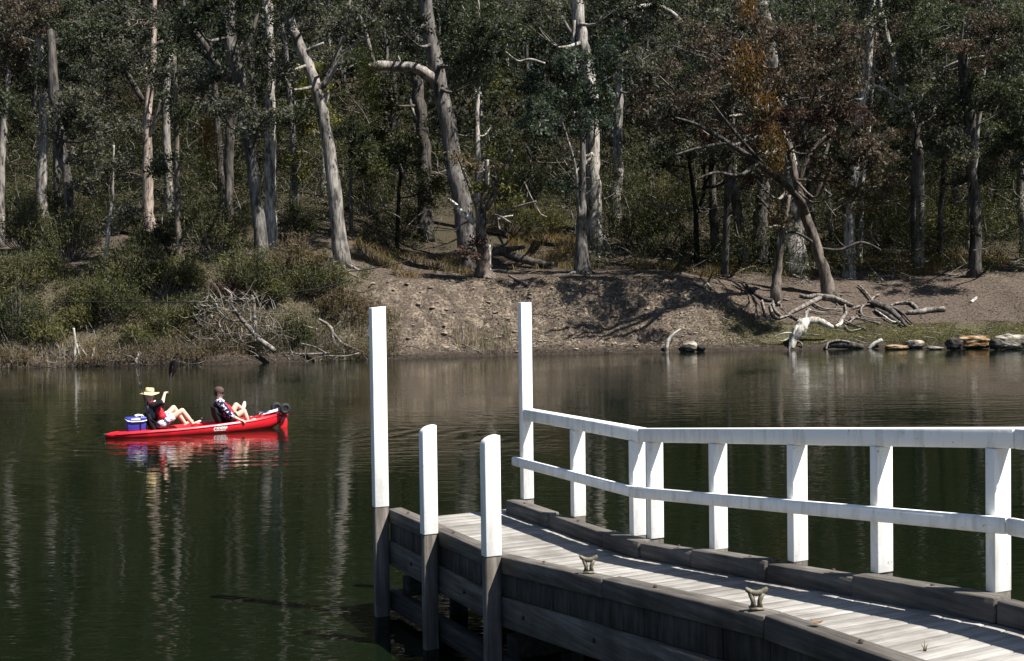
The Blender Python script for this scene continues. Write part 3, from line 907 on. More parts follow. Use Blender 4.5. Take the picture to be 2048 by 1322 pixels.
def understorey_twigs():
    tw = MB()
    for i in range(1500):
        yy = random.uniform(76.5, 100)
        x = random.uniform(-.48, .48) * yy
        if abs(x + .8) < 4 and yy < 86:
            continue
        z = float(H(x, yy)) + random.uniform(0, 1) ** 1.6 * 6
        L = random.uniform(.8, 2.6)
        p = np.array([x, yy, z])
        d = np.array([random.uniform(-1, 1), random.uniform(-.5, .5), random.uniform(-.1, 1.2)])
        d *= L / np.linalg.norm(d)
        q = smooth_path([p, p + d * .5 + rng.normal(size=3) * .2, p + d], [.032, .022, .010], 6)
        tw.tube(q[0], q[1], 4, cap=False)
    link('dead_saplings', tw.mesh('dead_saplings'), M['deadwood'], label='thin grey dead stems and twigs tangled in the understorey', cat='dead twigs', kind='stuff')
    tw = MB()
    for i in range(420):
        x = random.uniform(-27, -6.5)
        yy = float(edge(x)) + random.uniform(-.1, 1.6)
        z = max(.02, float(H(x, yy)))
        L = random.uniform(.4, 1.6)
        p = np.array([x, yy, z])
        d = np.array([random.uniform(-1, 1), random.uniform(-.4, .2), random.uniform(-.05, .9)])
        d *= L / np.linalg.norm(d)
        q = smooth_path([p, p + d * .5 + rng.normal(size=3) * .12, p + d], [.020, .015, .008], 6)
        tw.tube(q[0], q[1], 4, cap=False)
    link('shore_twigs', tw.mesh('shore_twigs'), M['deadwood'], label='dry grey twigs tangled along the waterline of the left bank', cat='dead twigs', kind='stuff')


understorey_twigs()


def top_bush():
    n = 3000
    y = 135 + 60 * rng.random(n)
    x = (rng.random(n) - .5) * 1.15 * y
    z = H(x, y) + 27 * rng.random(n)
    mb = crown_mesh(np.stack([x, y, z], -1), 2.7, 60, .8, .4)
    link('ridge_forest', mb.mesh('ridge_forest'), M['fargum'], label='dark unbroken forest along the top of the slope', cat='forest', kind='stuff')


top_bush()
tree('tall gum beyond the right edge of the picture shading the bare right bank', [(2130, 545, 36), (2125, 400, 32), (2110, 250, 28), (2090, 100, 22)], bark='bark_pale', leaf='gum',
     clumps=[(2080, 210, 70, 60, 'gum', -6), (2060, 330, 50, 40, 'gum', -5), (2140, 100, 80, 60, 'gum', -4)], limbs=[[(2118, 330, 14), (2080, 290, 10), (2050, 260, 7)]])

# ---------------------------------------------------------------- shrubs on the bank
def shrub(x, y, w, h, leaf, label, group=None, n=2600, L=.19, W=.042, twig='deadwood', name='shrub', up=True):
    b = hit(x, y)
    s = b.y / FPX
    o = empty(name, b, label, 'shrub', group)
    wm, hm = w * s / 2, h * s
    tw, subs = MB(), []
    k = max(10, int(w * h / 200))
    for i in range(k):
        az, rr = random.uniform(0, 6.28), math.sqrt(random.random())
        e = np.array([math.cos(az) * wm * rr, math.sin(az) * wm * .75 * rr, hm * (1 - .55 * rr ** 2) * random.uniform(.45, 1.0)])
        st = np.array([e[0] * .12, e[1] * .12, -.15])
        g = float(H(b.x + e[0], b.y + e[1])) - b.z
        e[2] = max(e[2], g + .12)
        mid = st * .5 + e * .5 + np.array([e[0] * .12, e[1] * .12, -.05 * hm])
        tw.tube(smooth_path([st, mid, e], [.03, .02, .008], 5)[0], [.03, .024, .018, .012, .006], 4, cap=False)
        for q in range(3):
            t = random.uniform(.55, 1.05)
            subs.append(st + (e - st) * t + rng.normal(size=3) * np.array([.16, .16, .14]))
    per = max(12, n // len(subs))
    link('foliage', crown_mesh(np.array(subs), .34, per, L, W, 1.0, -.5 if up else .5).mesh('foliage'), M[leaf], o)
    link('stems', tw.mesh('stems'), M[twig], o, kind='stuff')
    return o


SL = [  # x, y of foot, width, height, leaf, what sets it apart
    (55, 505, 120, 110, 'bankolive', 'olive bush at the far left, on the upper bank below the pale blotched gum'),
    (140, 520, 120, 110, 'bankolive', 'olive bush left of the thin white sapling'),
    (262, 575, 130, 100, 'bankolive', 'full olive bush just right of the thin white sapling'),
    (325, 585, 90, 80, 'bankolive', 'olive bush under the slim pale-footed trunk'),
    (190, 620, 110, 80, 'bankolive', 'olive bush halfway down the left bank below the sapling'),
    (35, 585, 110, 90, 'bankolive', 'sparse grey-stemmed bush halfway down the bank at the far left'),
    (28, 690, 120, 110, 'darkolive', 'dark green bush near the water at the far left'),
    (95, 700, 60, 75, 'bankolive', 'upright green bush by the water near the far left'),
    (235, 640, 110, 80, 'darkolive', 'olive bush low on the bank above the small white water snag'),
    (325, 665, 100, 70, 'bankolive', 'low olive bush above the water, right of the small white water snag'),
    (280, 690, 110, 36, 'bankolive', 'flat green bush at the water edge behind the kayak paddle'),
    (440, 520, 130, 130, 'bankolive', 'tall olive bush left of the thick forked gum'),
    (500, 580, 120, 90, 'bankolive', 'olive bush at the foot of the thick forked gum'),
    (590, 560, 110, 90, 'rust', 'brownish twiggy bush between the forked gum and the leaning pale gum'),
    (640, 590, 120, 80, 'bankolive', 'olive-brown bush below the leaning pale gum'),
    (685, 640, 110, 80, 'rust', 'brownish bush spilling over the bank beside the tall left mooring post'),
    (460, 600, 60, 40, 'redbrown', 'small red-brown dead bush on the left bank'),
    (585, 690, 70, 60, 'bankolive', 'small yellow-green bush among the tangled dead branches'),
    (735, 430, 110, 110, 'darkolive', 'dark bush in the shade right of the leaning pale gum'),
    (800, 470, 90, 80, 'darkolive', 'dark olive bush left of the bare path'),
    (1020, 470, 110, 90, 'olive', 'olive wattle bush behind the ragged dead tree'),
    (1090, 470, 90, 70, 'olive', 'olive wattle bush left of the massive white trunk'),
    (1040, 400, 120, 110, 'darkolive', 'darker olive bush up the slope behind the bare path'),
    (1275, 500, 110, 100, 'darkolive', 'olive thicket right of the massive white trunk'),
    (1320, 450, 110, 110, 'olive', 'bright olive thicket behind the small black tree'),
    (1345, 520, 90, 80, 'darkolive', 'low dark bush at the foot of the small black tree'),
    (1560, 500, 60, 60, 'darkolive', 'dark bush between the stout pale trunk and the broad grey one'),
    (1760, 480, 110, 100, 'olive', 'bright olive wattle at the right, left of the grey snag'),
    (1830, 490, 110, 110, 'olive', 'bright olive wattle around the slim grey snag'),
    (1900, 490, 100, 90, 'olive', 'bright olive wattle right of the slim grey snag'),
    (1980, 480, 110, 90, 'olive', 'olive wattle near the right edge under the forked dark trunk'),
    (1690, 500, 90, 60, 'rust', 'dull brown bush behind the leaning brown trunk'),
]
for x, y, w, h, lf, lb in SL:
    shrub(x, y, w * 1.2, h * 1.15, lf, lb, n=int(1900 + w * h * .36))
GS = 'bushes crowding the left bank'
SHADY = ['olive bush halfway up the left bank, below the leftmost tall olive bushes', "olive bush below the slim pale-footed trunk, left of the fallen dead tree's crown", 'olive bush above the forked white water snag', "dark olive bush behind the left fringe of the fallen dead tree's twigs", "olive bush just right of the fallen dead tree's upper twigs", 'olive bush low on the bank cut by the left edge of the picture', 'dark olive bush between the white sapling and the slim pale-footed trunk', 'dark olive bush right behind the thin white sapling', 'dark olive bush at the foot of the pale blotched gum', 'dark olive bush right behind the slim pale-footed trunk', 'dark olive bush in the shade at the left edge, high on the bank', 'dark olive bush between the forked gum and the leaning pale gum, in their shade']
for (x, y, w, h, lf), lb in zip([(90, 555, 90, 70, 'bankolive'), (380, 570, 80, 70, 'bankolive'), (150, 660, 80, 60, 'bankolive'), (400, 640, 90, 60, 'darkolive'), (545, 600, 80, 60, 'bankolive'), (10, 640, 70, 60, 'bankolive'),
                       (300, 510, 110, 90, 'darkolive'), (220, 470, 120, 90, 'darkolive'), (100, 450, 130, 100, 'darkolive'), (380, 470, 110, 90, 'darkolive'), (20, 450, 110, 100, 'darkolive'), (590, 480, 90, 90, 'darkolive')], SHADY):
    shrub(x, y, w, h, lf, lb, GS, n=int(1700 + w * h * .34))


# ---------------------------------------------------------------- grass, reeds, litter
def blades(name, X, Y, hgt, wid, mt, label, cat, lean=.25):
    n = len(X)
    z = H(X, Y)
    az = rng.random(n) * 6.28
    hh = hgt * (.6 + .8 * rng.random(n))
    b = np.stack([X, Y, z - .02], -1)
    sd = np.stack([np.cos(az), np.sin(az), 0 * az], -1) * wid * .5
    ln = rng.normal(size=(n, 3)) * lean
    ln[:, 2] = 1
    mid, top = b + ln * (hh * .55)[:, None], b + (ln + np.stack([ln[:, 0] * .5, ln[:, 1] * .5, -.1 + 0 * az], -1)) * hh[:, None]
    v = np.stack([b - sd, b + sd, mid + sd * .7, mid - sd * .7, top], 1).reshape(-1, 3)
    i = np.arange(n) * 5
    q = np.stack([i, i + 1, i + 2, i + 3], -1)
    t = np.stack([i + 3, i + 2, i + 4], -1)
    link(name, MB().add(v, q, t).mesh(name), M[mt], label=label, cat=cat, kind='stuff')


def scatter(n, x0, x1, t0, t1, patch=0.0, sc=.6):
    X = x0 + (x1 - x0) * rng.random(n)
    Y = edge(X) + t0 + (t1 - t0) * rng.random(n)
    if patch > -9:
        k = fbm(X * sc, Y * sc, 3, 3) > patch
        X, Y = X[k], Y[k]
    return X, Y


blades('turf', *scatter(26000, 12, 30, .4, 4.0, -.12), .09, .03, 'turf', 'short green grass along the water at the right', 'grass', .5)
a = [scatter(16000, 14, 34, 12.5, 20, -.06, .5), scatter(4200, -10, -1.5, 7, 16, .02, .5), scatter(4200, -.2, 6, 12, 24, .0, .5), scatter(3000, 8, 14, 9, 14, .04, .5)]
blades('dry_grass', np.concatenate([p[0] for p in a]), np.concatenate([p[1] for p in a]), .55, .04, 'straw', 'straw-coloured tussock grass at the edge of the wood', 'grass', .35)
a = [scatter(2200, -12.5, -6, .1, 3.5, -.05, .8), scatter(4200, -28, -6, .02, 1.4, -.12, .8), scatter(1200, -7, 0, .1, 2.0, 0, .8)]
blades('reeds', np.concatenate([p[0] for p in a]), np.concatenate([p[1] for p in a]), .75, .022, 'reed', 'thin dry reed stalks along the left shore', 'reeds', .14)


def litter():
    X = np.concatenate([(rng.random(26000) - .42) * 66, (rng.random(9000) - .1) * 16])
    Y = np.concatenate([edge(X[:26000]) + .6 + 22 * rng.random(26000) ** 1.3, edge(X[26000:]) + .3 + 6 * rng.random(9000)])
    c = np.stack([X, Y, H(X, Y) + .02], -1)
    v, q = leaf_quads(c, .17, .055, 0)
    v = v.reshape(-1, 4, 3)
    v[:, :, 2] = c[:, None, 2] + (v[:, :, 2] - c[:, None, 2]) * .45
    link('leaf_litter', MB().add(v.reshape(-1, 3), q).mesh('leaf_litter'), M['litter'], label='dry fallen leaves and bark scraps strewn over the bank', cat='leaf litter', kind='stuff')
    mb = MB()
    for i in range(420):
        x = random.uniform(-27, 29)
        y = float(edge(x)) + random.choice([random.uniform(.3, 3.5), random.uniform(.5, 12)])
        z = float(H(x, y)) + .03
        L, az = random.uniform(.3, 1.3), random.uniform(-.6, .6) + random.choice([0, 3.14])
        d = np.array([math.cos(az), math.sin(az) * .8, random.uniform(-.1, .25)]) * L
        p = np.array([x, y, z])
        mb.tube([p, p + d * .5 + rng.normal(size=3) * .05, p + d], [.02, .017, .008], 4)
    link('fallen_twigs', mb.mesh('fallen_twigs'), M['deadwood'], label='scattered grey sticks lying over the bank', cat='twigs', kind='stuff')
    # crumbling lumps on the eroded face
    mb = MB()
    for i in range(130):
        x = random.uniform(-8, 11)
        y = float(edge(x)) + random.uniform(.3, 5.6)
        r = random.uniform(.03, .15) * random.uniform(.5, 1)
        c = np.array([x, y, float(H(x, y)) + r * .2])
        k = MB().ball(c, (r * random.uniform(1, 2.2), r * 1.2, r * .55), 7, 5)
        k.v[0] = k.v[0] + rng.normal(size=k.v[0].shape) * r * .2
        mb.add(k.v[0], k.f4[0])
    link('earth_clods', mb.mesh('earth_clods'), M['clay'], label='crumbled clods of pale clay on the eroded bank', cat='clods', kind='stuff')


M['clay'] = mat('clay_clod', (.30, .26, .21), .95, .1)
_t = NT(M['clay'])
_t.col(_t.ramp(_t.noise((1, 1, 1), 5, 4, geo=True), [(.3, (.08, .065, .05)), (.5, (.18, .15, .12)), (.7, (.32, .28, .22))]))
litter()


# ---------------------------------------------------------------- driftwood, snags, dead branches, rocks
def wood(label, paths, m='deadwood', name='fallen_branch', cat='dead branch', at=None, lift=.05, group=None, follow=False, wig=.010, spray=None):
    """paths: pixel polylines [(x, y, width, depth offset)], all at the depth where pixel `at` meets the bank; the first is the stem, the others its limbs."""
    a = at or next(q for q in paths[0] if not isinstance(q, str))
    D = hit(*a[:2]).y
    b = P(a[0], a[1], D)
    o = empty(name, b, label, cat, group)
    for i, pl in enumerate(paths):
        mm = m
        if isinstance(pl[0], str):
            mm, pl = pl[0], pl[1:]
        pts, rr = [], []
        for q in pl:
            dk = q[3] if len(q) > 3 else 0.0
            w = P(q[0], q[1], hit(q[0], q[1]).y - .1 if follow else D + dk)
            pts.append(np.array(w - b) + np.array([0, 0, lift]))
            rr.append(.82 * q[2] * D / FPX / 2)
        n = 4 * len(pts)
        c, r = smooth_path(pts, rr, n)
        c[1:-1] += rng.normal(size=(n - 2, 3)) * wig * np.mean(rr) * 6
        link('stem' if i == 0 else 'limb', MB().tube(c, r, 9, rnd=.11).mesh('limb', True), M[mm], o)
    if spray:
        x0, x1, y0, y1, n = spray
        tw = MB()
        for i in range(n):
            x, yy = random.uniform(x0, x1), random.uniform(y0, y1)
            p = np.array(P(x, yy, D + random.uniform(-1.2, .6)) - b)
            L, az = random.uniform(.4, 1.3), random.uniform(0, 6.28)
            d = np.array([math.cos(az), .4 * math.sin(az * 1.7), math.sin(az)]) * L
            q = smooth_path([p, p + d * .5 + rng.normal(size=3) * .18, p + d + rng.normal(size=3) * .12], [.022, .016, .008], 7)
            tw.tube(q[0], q[1], 4, cap=False)
        link('twigs', tw.mesh('twigs'), M[m], o, kind='stuff')
    return o


wood('bleached white driftwood limb arching out of the water on the right shore',
     [[(1583, 700, 12, -.2), (1588, 678, 24, 0), (1598, 662, 34, .1), (1606, 650, 30, .2), (1618, 643, 18, .3), (1636, 643, 17, .5), (1652, 650, 15, .6), (1664, 656, 11, .7)],
      [(1610, 646, 11, .2), (1612, 630, 9, .3), (1620, 620, 6, .3)], [(1600, 655, 10, .1), (1592, 660, 7, -.2), (1586, 672, 5, -.3)],
      ['deadwood', (1590, 676, 8, 0), (1580, 690, 7, -.2), (1578, 712, 5, -.4)], ['deadwood', (1590, 682, 5, 0), (1604, 690, 4, -.2), (1603, 708, 3, -.3)],
      [(1588, 668, 5, 0), (1568, 668, 4, 0), (1548, 676, 3, .1)], [(1590, 672, 5, 0), (1566, 684, 4, 0), (1560, 682, 3, .1)]], 'bleached', 'driftwood', 'driftwood', at=(1604, 690))
wood('long grey fallen log lying across the right bank above the white driftwood',
     [[(1600, 593, 6), (1612, 597, 10), (1628, 596, 15), (1648, 598, 18), (1668, 601, 17), (1686, 607, 13), (1706, 614, 7)],
      [(1640, 599, 12), (1622, 608, 12), (1606, 616, 11), (1590, 624, 9), (1574, 634, 6)], [(1622, 606, 7), (1640, 618, 5), (1662, 622, 5), (1684, 622, 3)], [(1578, 632, 6), (1592, 640, 6), (1602, 643, 4)],
      [(1612, 622, 4), (1640, 628, 4), (1668, 628, 3), (1690, 632, 2)]], 'deadwood', 'fallen_log', 'fallen log', follow=True, lift=.10)
wood('heap of dark split timber lying right of the long grey log',
     [['bark_dark', (1736, 608, 10), (1756, 614, 18), (1778, 624, 20), (1798, 640, 14), (1812, 655, 5)], ['bark_dark', (1750, 622, 9), (1772, 632, 12), (1792, 646, 9), (1806, 656, 4)], ['bark_dark', (1780, 616, 7), (1802, 628, 7), (1824, 650, 4)],
      ['bark_grey', (1744, 610, 6), (1766, 616, 7), (1790, 628, 6), (1808, 646, 3)], ['bleached', (1748, 622, 4), (1768, 636, 5), (1784, 647, 5), (1800, 648, 4)], [(1738, 606, 5), (1760, 611, 5), (1786, 617, 4), (1804, 630, 3)],
      [(1746, 606, 5), (1735, 592, 5), (1724, 580, 6), (1716, 573, 4)], [(1742, 604, 4), (1750, 596, 5), (1760, 592, 4)], [(1724, 634, 5), (1722, 622, 5), (1730, 612, 4)], [(1706, 620, 4), (1726, 614, 4), (1744, 612, 3)], [(1712, 630, 3), (1734, 638, 3), (1756, 640, 3), (1776, 642, 2)]],
     'deadwood', 'timber_heap', 'dead wood', follow=True, lift=.12)
wood('pale grey log lying apart at the right end of the driftwood',
     [[(1815, 628, 10, 0), (1836, 627, 13, 0), (1860, 623, 13, .1), (1890, 621, 12, .1)], [(1836, 624, 9, 0), (1824, 610, 8, .1), (1800, 608, 6, .2), (1780, 614, 4, .2)], [(1826, 614, 7, .1), (1818, 604, 6, .1)]],
     'deadwood', 'fallen_log', 'fallen log', follow=True, lift=.1)
wood('bent pale roots below the short dark stem',
     [[(1546, 606, 6, .2), (1548, 620, 7, 0), (1556, 630, 7, -.1), (1564, 636, 5, -.2)], [(1524, 604, 5, .2), (1528, 620, 5, 0), (1531, 634, 4, -.1)], [(1540, 614, 5, 0), (1546, 632, 7, -.2), (1556, 640, 6, -.3)],
      ['bark_dark', (1492, 572, 6, .4), (1508, 588, 8, .3), (1526, 600, 10, .2), (1548, 604, 8, .1)], [(1558, 640, 5, -.2), (1580, 634, 4, -.2), (1600, 640, 5, -.2)], [(1556, 612, 7, -.1), (1562, 600, 5, 0)]], 'deadwood', 'tree_root', 'roots', follow=True, lift=.1)
wood('low tangle of dead sticks between the white driftwood and the timber heap',
     [[(1676, 654, 7, 0), (1684, 640, 10, 0), (1692, 628, 7, .1), (1690, 612, 4, .1)], [(1684, 640, 5, 0), (1706, 652, 4, -.1), (1730, 660, 4, -.2)], [(1696, 650, 4, 0), (1712, 638, 4, 0), (1735, 644, 4, .1), (1760, 650, 4, 0)],
      [(1690, 654, 4, 0), (1700, 664, 4, -.2), (1722, 660, 3, -.2)], ['bleached', (1672, 656, 8, -.1), (1682, 648, 10, -.1), (1684, 640, 6, 0)], [(1700, 640, 7, 0), (1716, 636, 7, 0)]], 'deadwood', 'stick_tangle', 'dead sticks', follow=True, lift=.08)
wood('dark half-sunk log with a pale rim at the water edge on the right',
     [['bark_dark', (1654, 696, 16, 0), (1672, 690, 22, 0), (1700, 692, 20, 0), (1726, 696, 12, 0)], [(1652, 700, 6, -.3), (1656, 688, 6, -.2), (1676, 683, 6, -.2), (1700, 686, 5, -.2)]], 'deadwood', 'sunken_log', 'log', at=(1690, 694))
wood('short pale stick leaning into the water right of the half-sunk log', [[(1738, 700, 9), (1748, 690, 10), (1764, 681, 9)]], 'bleached', 'water_stick', 'stick', at=(1750, 697))
wood('small white stump standing in the water before the eroded bank', [[(1333, 714, 9), (1334, 690, 10), (1340, 678, 8), (1350, 668, 6), (1362, 660, 4)]], 'bleached', 'water_snag', 'snag', at=(1338, 704))
wood('forked white snag standing in the water at the far left', [[(150, 728, 8), (150, 700, 9), (149, 680, 8), (147, 658, 5)], [(152, 690, 7), (156, 702, 6), (158, 712, 4)], [(158, 692, 4), (172, 712, 5), (182, 728, 5)], [(182, 728, 7), (186, 712, 6), (188, 698, 4)]], 'bleached', 'water_snag', 'snag', at=(150, 722))
wood('single small white snag in the water behind the rear paddler', [[(273, 732, 7), (274, 720, 8), (278, 706, 6)]], 'bleached', 'water_snag', 'snag', at=(274, 726))
wood('tiny dark snag in the water at the far left', [[(28, 728, 8), (24, 712, 7), (20, 702, 4)]], 'bark_grey', 'water_snag', 'snag', at=(25, 724))
wood('fallen dead tree with a pale trunk and a tangled crown on the left bank',
     [[(550, 712, 12, -.9), (520, 690, 14, -.7), (508, 676, 13, -.5), (490, 656, 11, -.3), (472, 634, 9, 0), (462, 618, 6, .2)],
      [(512, 680, 9, -.5), (510, 650, 9, -.4), (508, 612, 7, 0), (503, 600, 4, 0)], [(475, 640, 6, -.2), (464, 620, 5, -.2), (462, 598, 5, 0), (448, 586, 4, .1)], [(478, 650, 6, -.3), (462, 652, 5, -.4), (448, 642, 4, -.4), (430, 620, 3, -.2), (432, 605, 3, 0)],
      [(462, 652, 5, -.4), (440, 640, 4, -.5), (432, 615, 4, -.2), (420, 600, 3, 0)], [(450, 645, 4, -.4), (438, 655, 4, -.5), (444, 672, 3, -.6), (440, 690, 3, -.6)], [(470, 635, 4, -.2), (440, 625, 3, -.3), (404, 630, 3, -.2), (388, 622, 3, 0)],
      [(425, 640, 5, -.4), (418, 655, 5, -.5), (414, 670, 4, -.6)], [(480, 655, 4, -.3), (484, 675, 3, -.5), (480, 690, 3, -.6)], [(500, 660, 4, -.4), (500, 630, 3, -.3), (480, 628, 3, -.2)], [(510, 640, 4, -.3), (525, 645, 3, -.3), (535, 644, 3, -.2)],
      [(450, 612, 4, 0), (480, 608, 4, 0), (515, 606, 3, .1)], [(440, 628, 3, -.3), (470, 632, 3, -.3), (500, 630, 3, -.2)]], 'deadwood', 'fallen_tree', 'fallen tree', at=(530, 700), lift=.25, spray=(395, 555, 596, 700, 150))
wood('long bent pale branch sliding down to the water beside the tall left mooring post',
     [[(637, 646, 6, .3), (654, 656, 9, .1), (664, 668, 9, 0), (668, 690, 9, -.2), (680, 704, 8, -.4), (694, 712, 5, -.5)], [(668, 676, 7, -.1), (682, 692, 7, -.3), (700, 702, 7, -.4), (727, 713, 5, -.6)], [(664, 668, 4, 0), (676, 656, 4, 0), (682, 650, 3, 0)]], 'deadwood', 'fallen_branch', 'dead branch', at=(672, 700), lift=.2)
wood('forked bleached stick propped on the bank left of the long bent branch',
     [[(568, 681, 6, -.2), (582, 664, 7, 0), (594, 648, 6, .1), (597, 640, 4, .1)], [(596, 644, 5, .1), (600, 660, 6, 0), (603, 676, 4, -.1)], [(598, 654, 4, 0), (620, 660, 3, 0), (634, 664, 3, 0)]], 'bleached', 'fallen_branch', 'dead branch', at=(580, 680), lift=.15)
wood('low raft of pale sticks along the water below the fallen dead tree',
     [[(530, 709, 5), (570, 708, 5), (610, 710, 6), (660, 708, 5)], [(478, 702, 5), (492, 708, 5), (520, 708, 4)], [(508, 706, 4), (512, 698, 4), (514, 692, 3)], [(546, 730, 5), (548, 714, 6), (546, 710, 4)], [(566, 712, 4), (568, 720, 4), (584, 722, 4)], [(600, 688, 4), (630, 696, 5), (652, 708, 4)],
      [(580, 702, 4), (592, 715, 4)], [(640, 712, 4), (690, 714, 4), (718, 708, 4)]], 'deadwood', 'stick_raft', 'dead sticks', at=(600, 712), lift=.04)
wood('dark dead log lying under the great leaning gum on the brow',
     [[(1050, 500, 9, .5), (1000, 508, 16, 0), (985, 515, 8, 0)], [(985, 505, 10, .3), (1030, 520, 20, .1), (1075, 532, 20, 0), (1108, 534, 10, 0)]], 'bark_dark', 'fallen_log', 'fallen log', at=(1050, 536), lift=.2)
wood('short brown stick lying on the brow right of the ragged dead tree', [[(1018, 552, 5), (1036, 562, 6), (1056, 571, 7)]], 'deadwood', 'fallen_stick', 'stick', follow=True)
wood('thin forked stick lying on the flat ground of the brow', [[(1378, 562, 4), (1395, 570, 5), (1412, 579, 5)], [(1406, 562, 4), (1416, 570, 5), (1423, 580, 4)]], 'deadwood', 'fallen_stick', 'stick', follow=True)
wood('small pale stick lying alone on the bare right bank', [[(1942, 606, 7), (1948, 601, 8), (1953, 596, 6)]], 'bleached', 'fallen_stick', 'stick', follow=True)
wood('pale twig propped at the water edge before the eroded bank', [[(924, 692, 4, 0), (926, 672, 4, 0), (925, 655, 3, 0)], [(926, 690, 4, 0), (946, 700, 4, -.2), (966, 710, 4, -.4)], [(938, 692, 4, 0), (946, 684, 4, 0)]], 'deadwood', 'fallen_stick', 'stick', at=(930, 695), lift=.06)
wood('thin black bare branch reaching across the left bushes above the fallen dead tree',
     [[(100, 625, 2, -2.2), (112, 612, 2.5, -2.2), (128, 604, 2.5, -2.2), (300, 605, 2.5, -2.4), (420, 605, 2.5, -2.5), (525, 604, 3, -2.5), (580, 586, 3, -2.4), (640, 577, 3, -2.2), (690, 564, 3, -1.8), (706, 556, 2.5, -1.4)]],
     'blacktwig', 'bare_branch', 'branch', at=(400, 640), lift=0, wig=0)
def ground_cover():
    for nm, x0, x1, t0, t1, mt, n, L, lab in (('bank_scrub', -37, -8.2, .9, 7.5, 'bankolive', 1080, .13, 'low olive scrub and seedlings covering the left bank'), ('bank_heath', -37, -6.0, -.35, 3.0, 'rust', 1000, .12, 'low brownish heath along the foot of the left bank')):
        X, Y = scatter(n, x0, x1, t0, t1, -.10, .45)
        z = np.maximum(H(X, Y), .30) + .08 + .55 * rng.random(len(X)) ** 2
        link(nm, crown_mesh(np.stack([X, Y, z], -1), .42, 70, L, .035, .8, -.6).mesh(nm), M[mt], label=lab, cat='ground cover', kind='stuff')


ground_cover()
wood('thin black bare branch running from the leaning pale gum over the brow',
     [[(575, 549, 2, -2.5), (640, 549, 2.5, -2.4), (668, 549, 2.5, -2.3), (690, 544, 3, -2.2), (740, 538, 3, -1.6), (790, 528, 3, -1.0), (820, 520, 3, -.4), (846, 512, 2.5, 0)]],
     'blacktwig', 'bare_branch', 'branch', at=(700, 560), lift=0, wig=0)


def rock(label, x, y, w, h, mt, dz=.35, grp=None):
    b = hit(x, y + h * .4)
    s = b.y / FPX
    c = P(x, y, b.y)
    k = MB().ball((0, 0, 0), (1, 1, 1), 36, 26)
    v = k.v[0]
    n = 1 + .7 * fbm(v[:, 0] * 1.6 + x, v[:, 1] * 1.6, v[:, 2] * 1.6, 4) - .35 * np.abs(fbm(v[:, 0] * 3 + x, v[:, 1] * 3, v[:, 2] * 5, 3))
    v = np.sign(v) * np.abs(v) ** .78 * n[:, None]
    v[:, 2] = np.round(v[:, 2] * 3.2) / 3.2 * .35 + v[:, 2] * .65       # bedded layers
    k.v[0] = v * np.array([w * s / 2, w * s * dz, h * s * .42])
    link('rock', k.mesh('rock'), M[mt], label=label, cat='rock', group=grp, loc=c)


for nm, c1, c2, c3 in (('rock_ochre', (.05, .03, .016), (.20, .115, .05), (.36, .29, .20)), ('rock_pale', (.055, .048, .04), (.18, .16, .13), (.38, .35, .29)), ('rock_dark', (.012, .011, .010), (.03, .027, .025), (.08, .07, .06))):
    M[nm] = mat(nm, c2, .85, .2)
    t = NT(M[nm])
    t.col(t.ramp(t.noise((2, 2, 5), 1.2, 5, geo=True), [(.34, c1), (.5, c2), (.66, c3)]))
    t.bump(t.noise((2, 2, 5), 2.5, 5, geo=True), .8, .06)
rock('ochre layered boulder with a pale top at the water edge on the right', 1944, 684, 74, 32, 'rock_ochre')
rock('dark shaded boulder face at the left end of the ochre boulder', 1908, 688, 34, 30, 'rock_dark', .3)
rock('pale broken boulder at the water edge by the right edge', 2024, 684, 70, 36, 'rock_pale', .3)
rock('dark cleft rock between the ochre and the pale boulders', 1992, 688, 26, 28, 'rock_dark')
rock('small pale rock at the water edge left of the ochre boulder', 1832, 688, 34, 20, 'rock_pale')
rock('flat yellowish rock at the water edge between half-sunk log and small pale rock', 1792, 694, 46, 12, 'rock_ochre', .4)
rock('low flat pale stone just left of the ochre boulder', 1868, 696, 34, 8, 'rock_pale', .4)
rock('rounded tan rock in the water left of the white driftwood', 1379, 692, 30, 24, 'rock_pale')
rock('little dark rock beside the rounded tan rock', 1403, 696, 18, 14, 'rock_dark')

# ---------------------------------------------------------------- the jetty (local x runs along it towards the shore, y across it)
def woodmat(name, c1, c2, c3, sc=(1.0, 16, 16), rough=.85):
    m = mat(name, c1, rough, .15)
    t = NT(m)
    inf = t.n('ShaderNodeObjectInfo')
    tc = t.n('ShaderNodeTexCoord')
    add = t.n('ShaderNodeVectorMath', operation='ADD')
    sc3 = t.n('ShaderNodeVectorMath', operation='SCALE')
    cx = t.n('ShaderNodeCombineXYZ')
    for k in range(3):
        t.l(inf.outputs['Random'], cx.inputs[k])
    t.l(cx.outputs[0], sc3.inputs[0])
    sc3.inputs['Scale'].default_value = 37.0
    t.l(tc.outputs['Object'], add.inputs[0])
    t.l(sc3.outputs[0], add.inputs[1])
    mp = t.n('ShaderNodeMapping')
    mp.inputs['Scale'].default_value = sc
    t.l(add.outputs[0], mp.inputs[0])
    nz = t.n('ShaderNodeTexNoise')
    nz.inputs['Scale'].default_value = 1.6
    nz.inputs['Detail'].default_value = 6
    nz.inputs['Roughness'].default_value = .65
    t.l(mp.outputs[0], nz.inputs['Vector'])
    c = t.ramp(nz.outputs[0], [(.3, c1), (.5, c2), (.72, c3)])
    bl = t.noise((1, 1, 1), 2.3, 4, .6, geo=True)
    k = t.ramp(bl, [(.32, (.62, .60, .58)), (.6, (1.08, 1.08, 1.08))])
    r = t.ramp(inf.outputs['Random'], [(0, (.84, .83, .81)), (1, (1.08, 1.07, 1.06))])
    t.col(t.mix(1.0, t.mix(1.0, c, k, 'MULTIPLY'), r, 'MULTIPLY'))
    t.bump(nz.outputs[0], .7, .012)
    return m


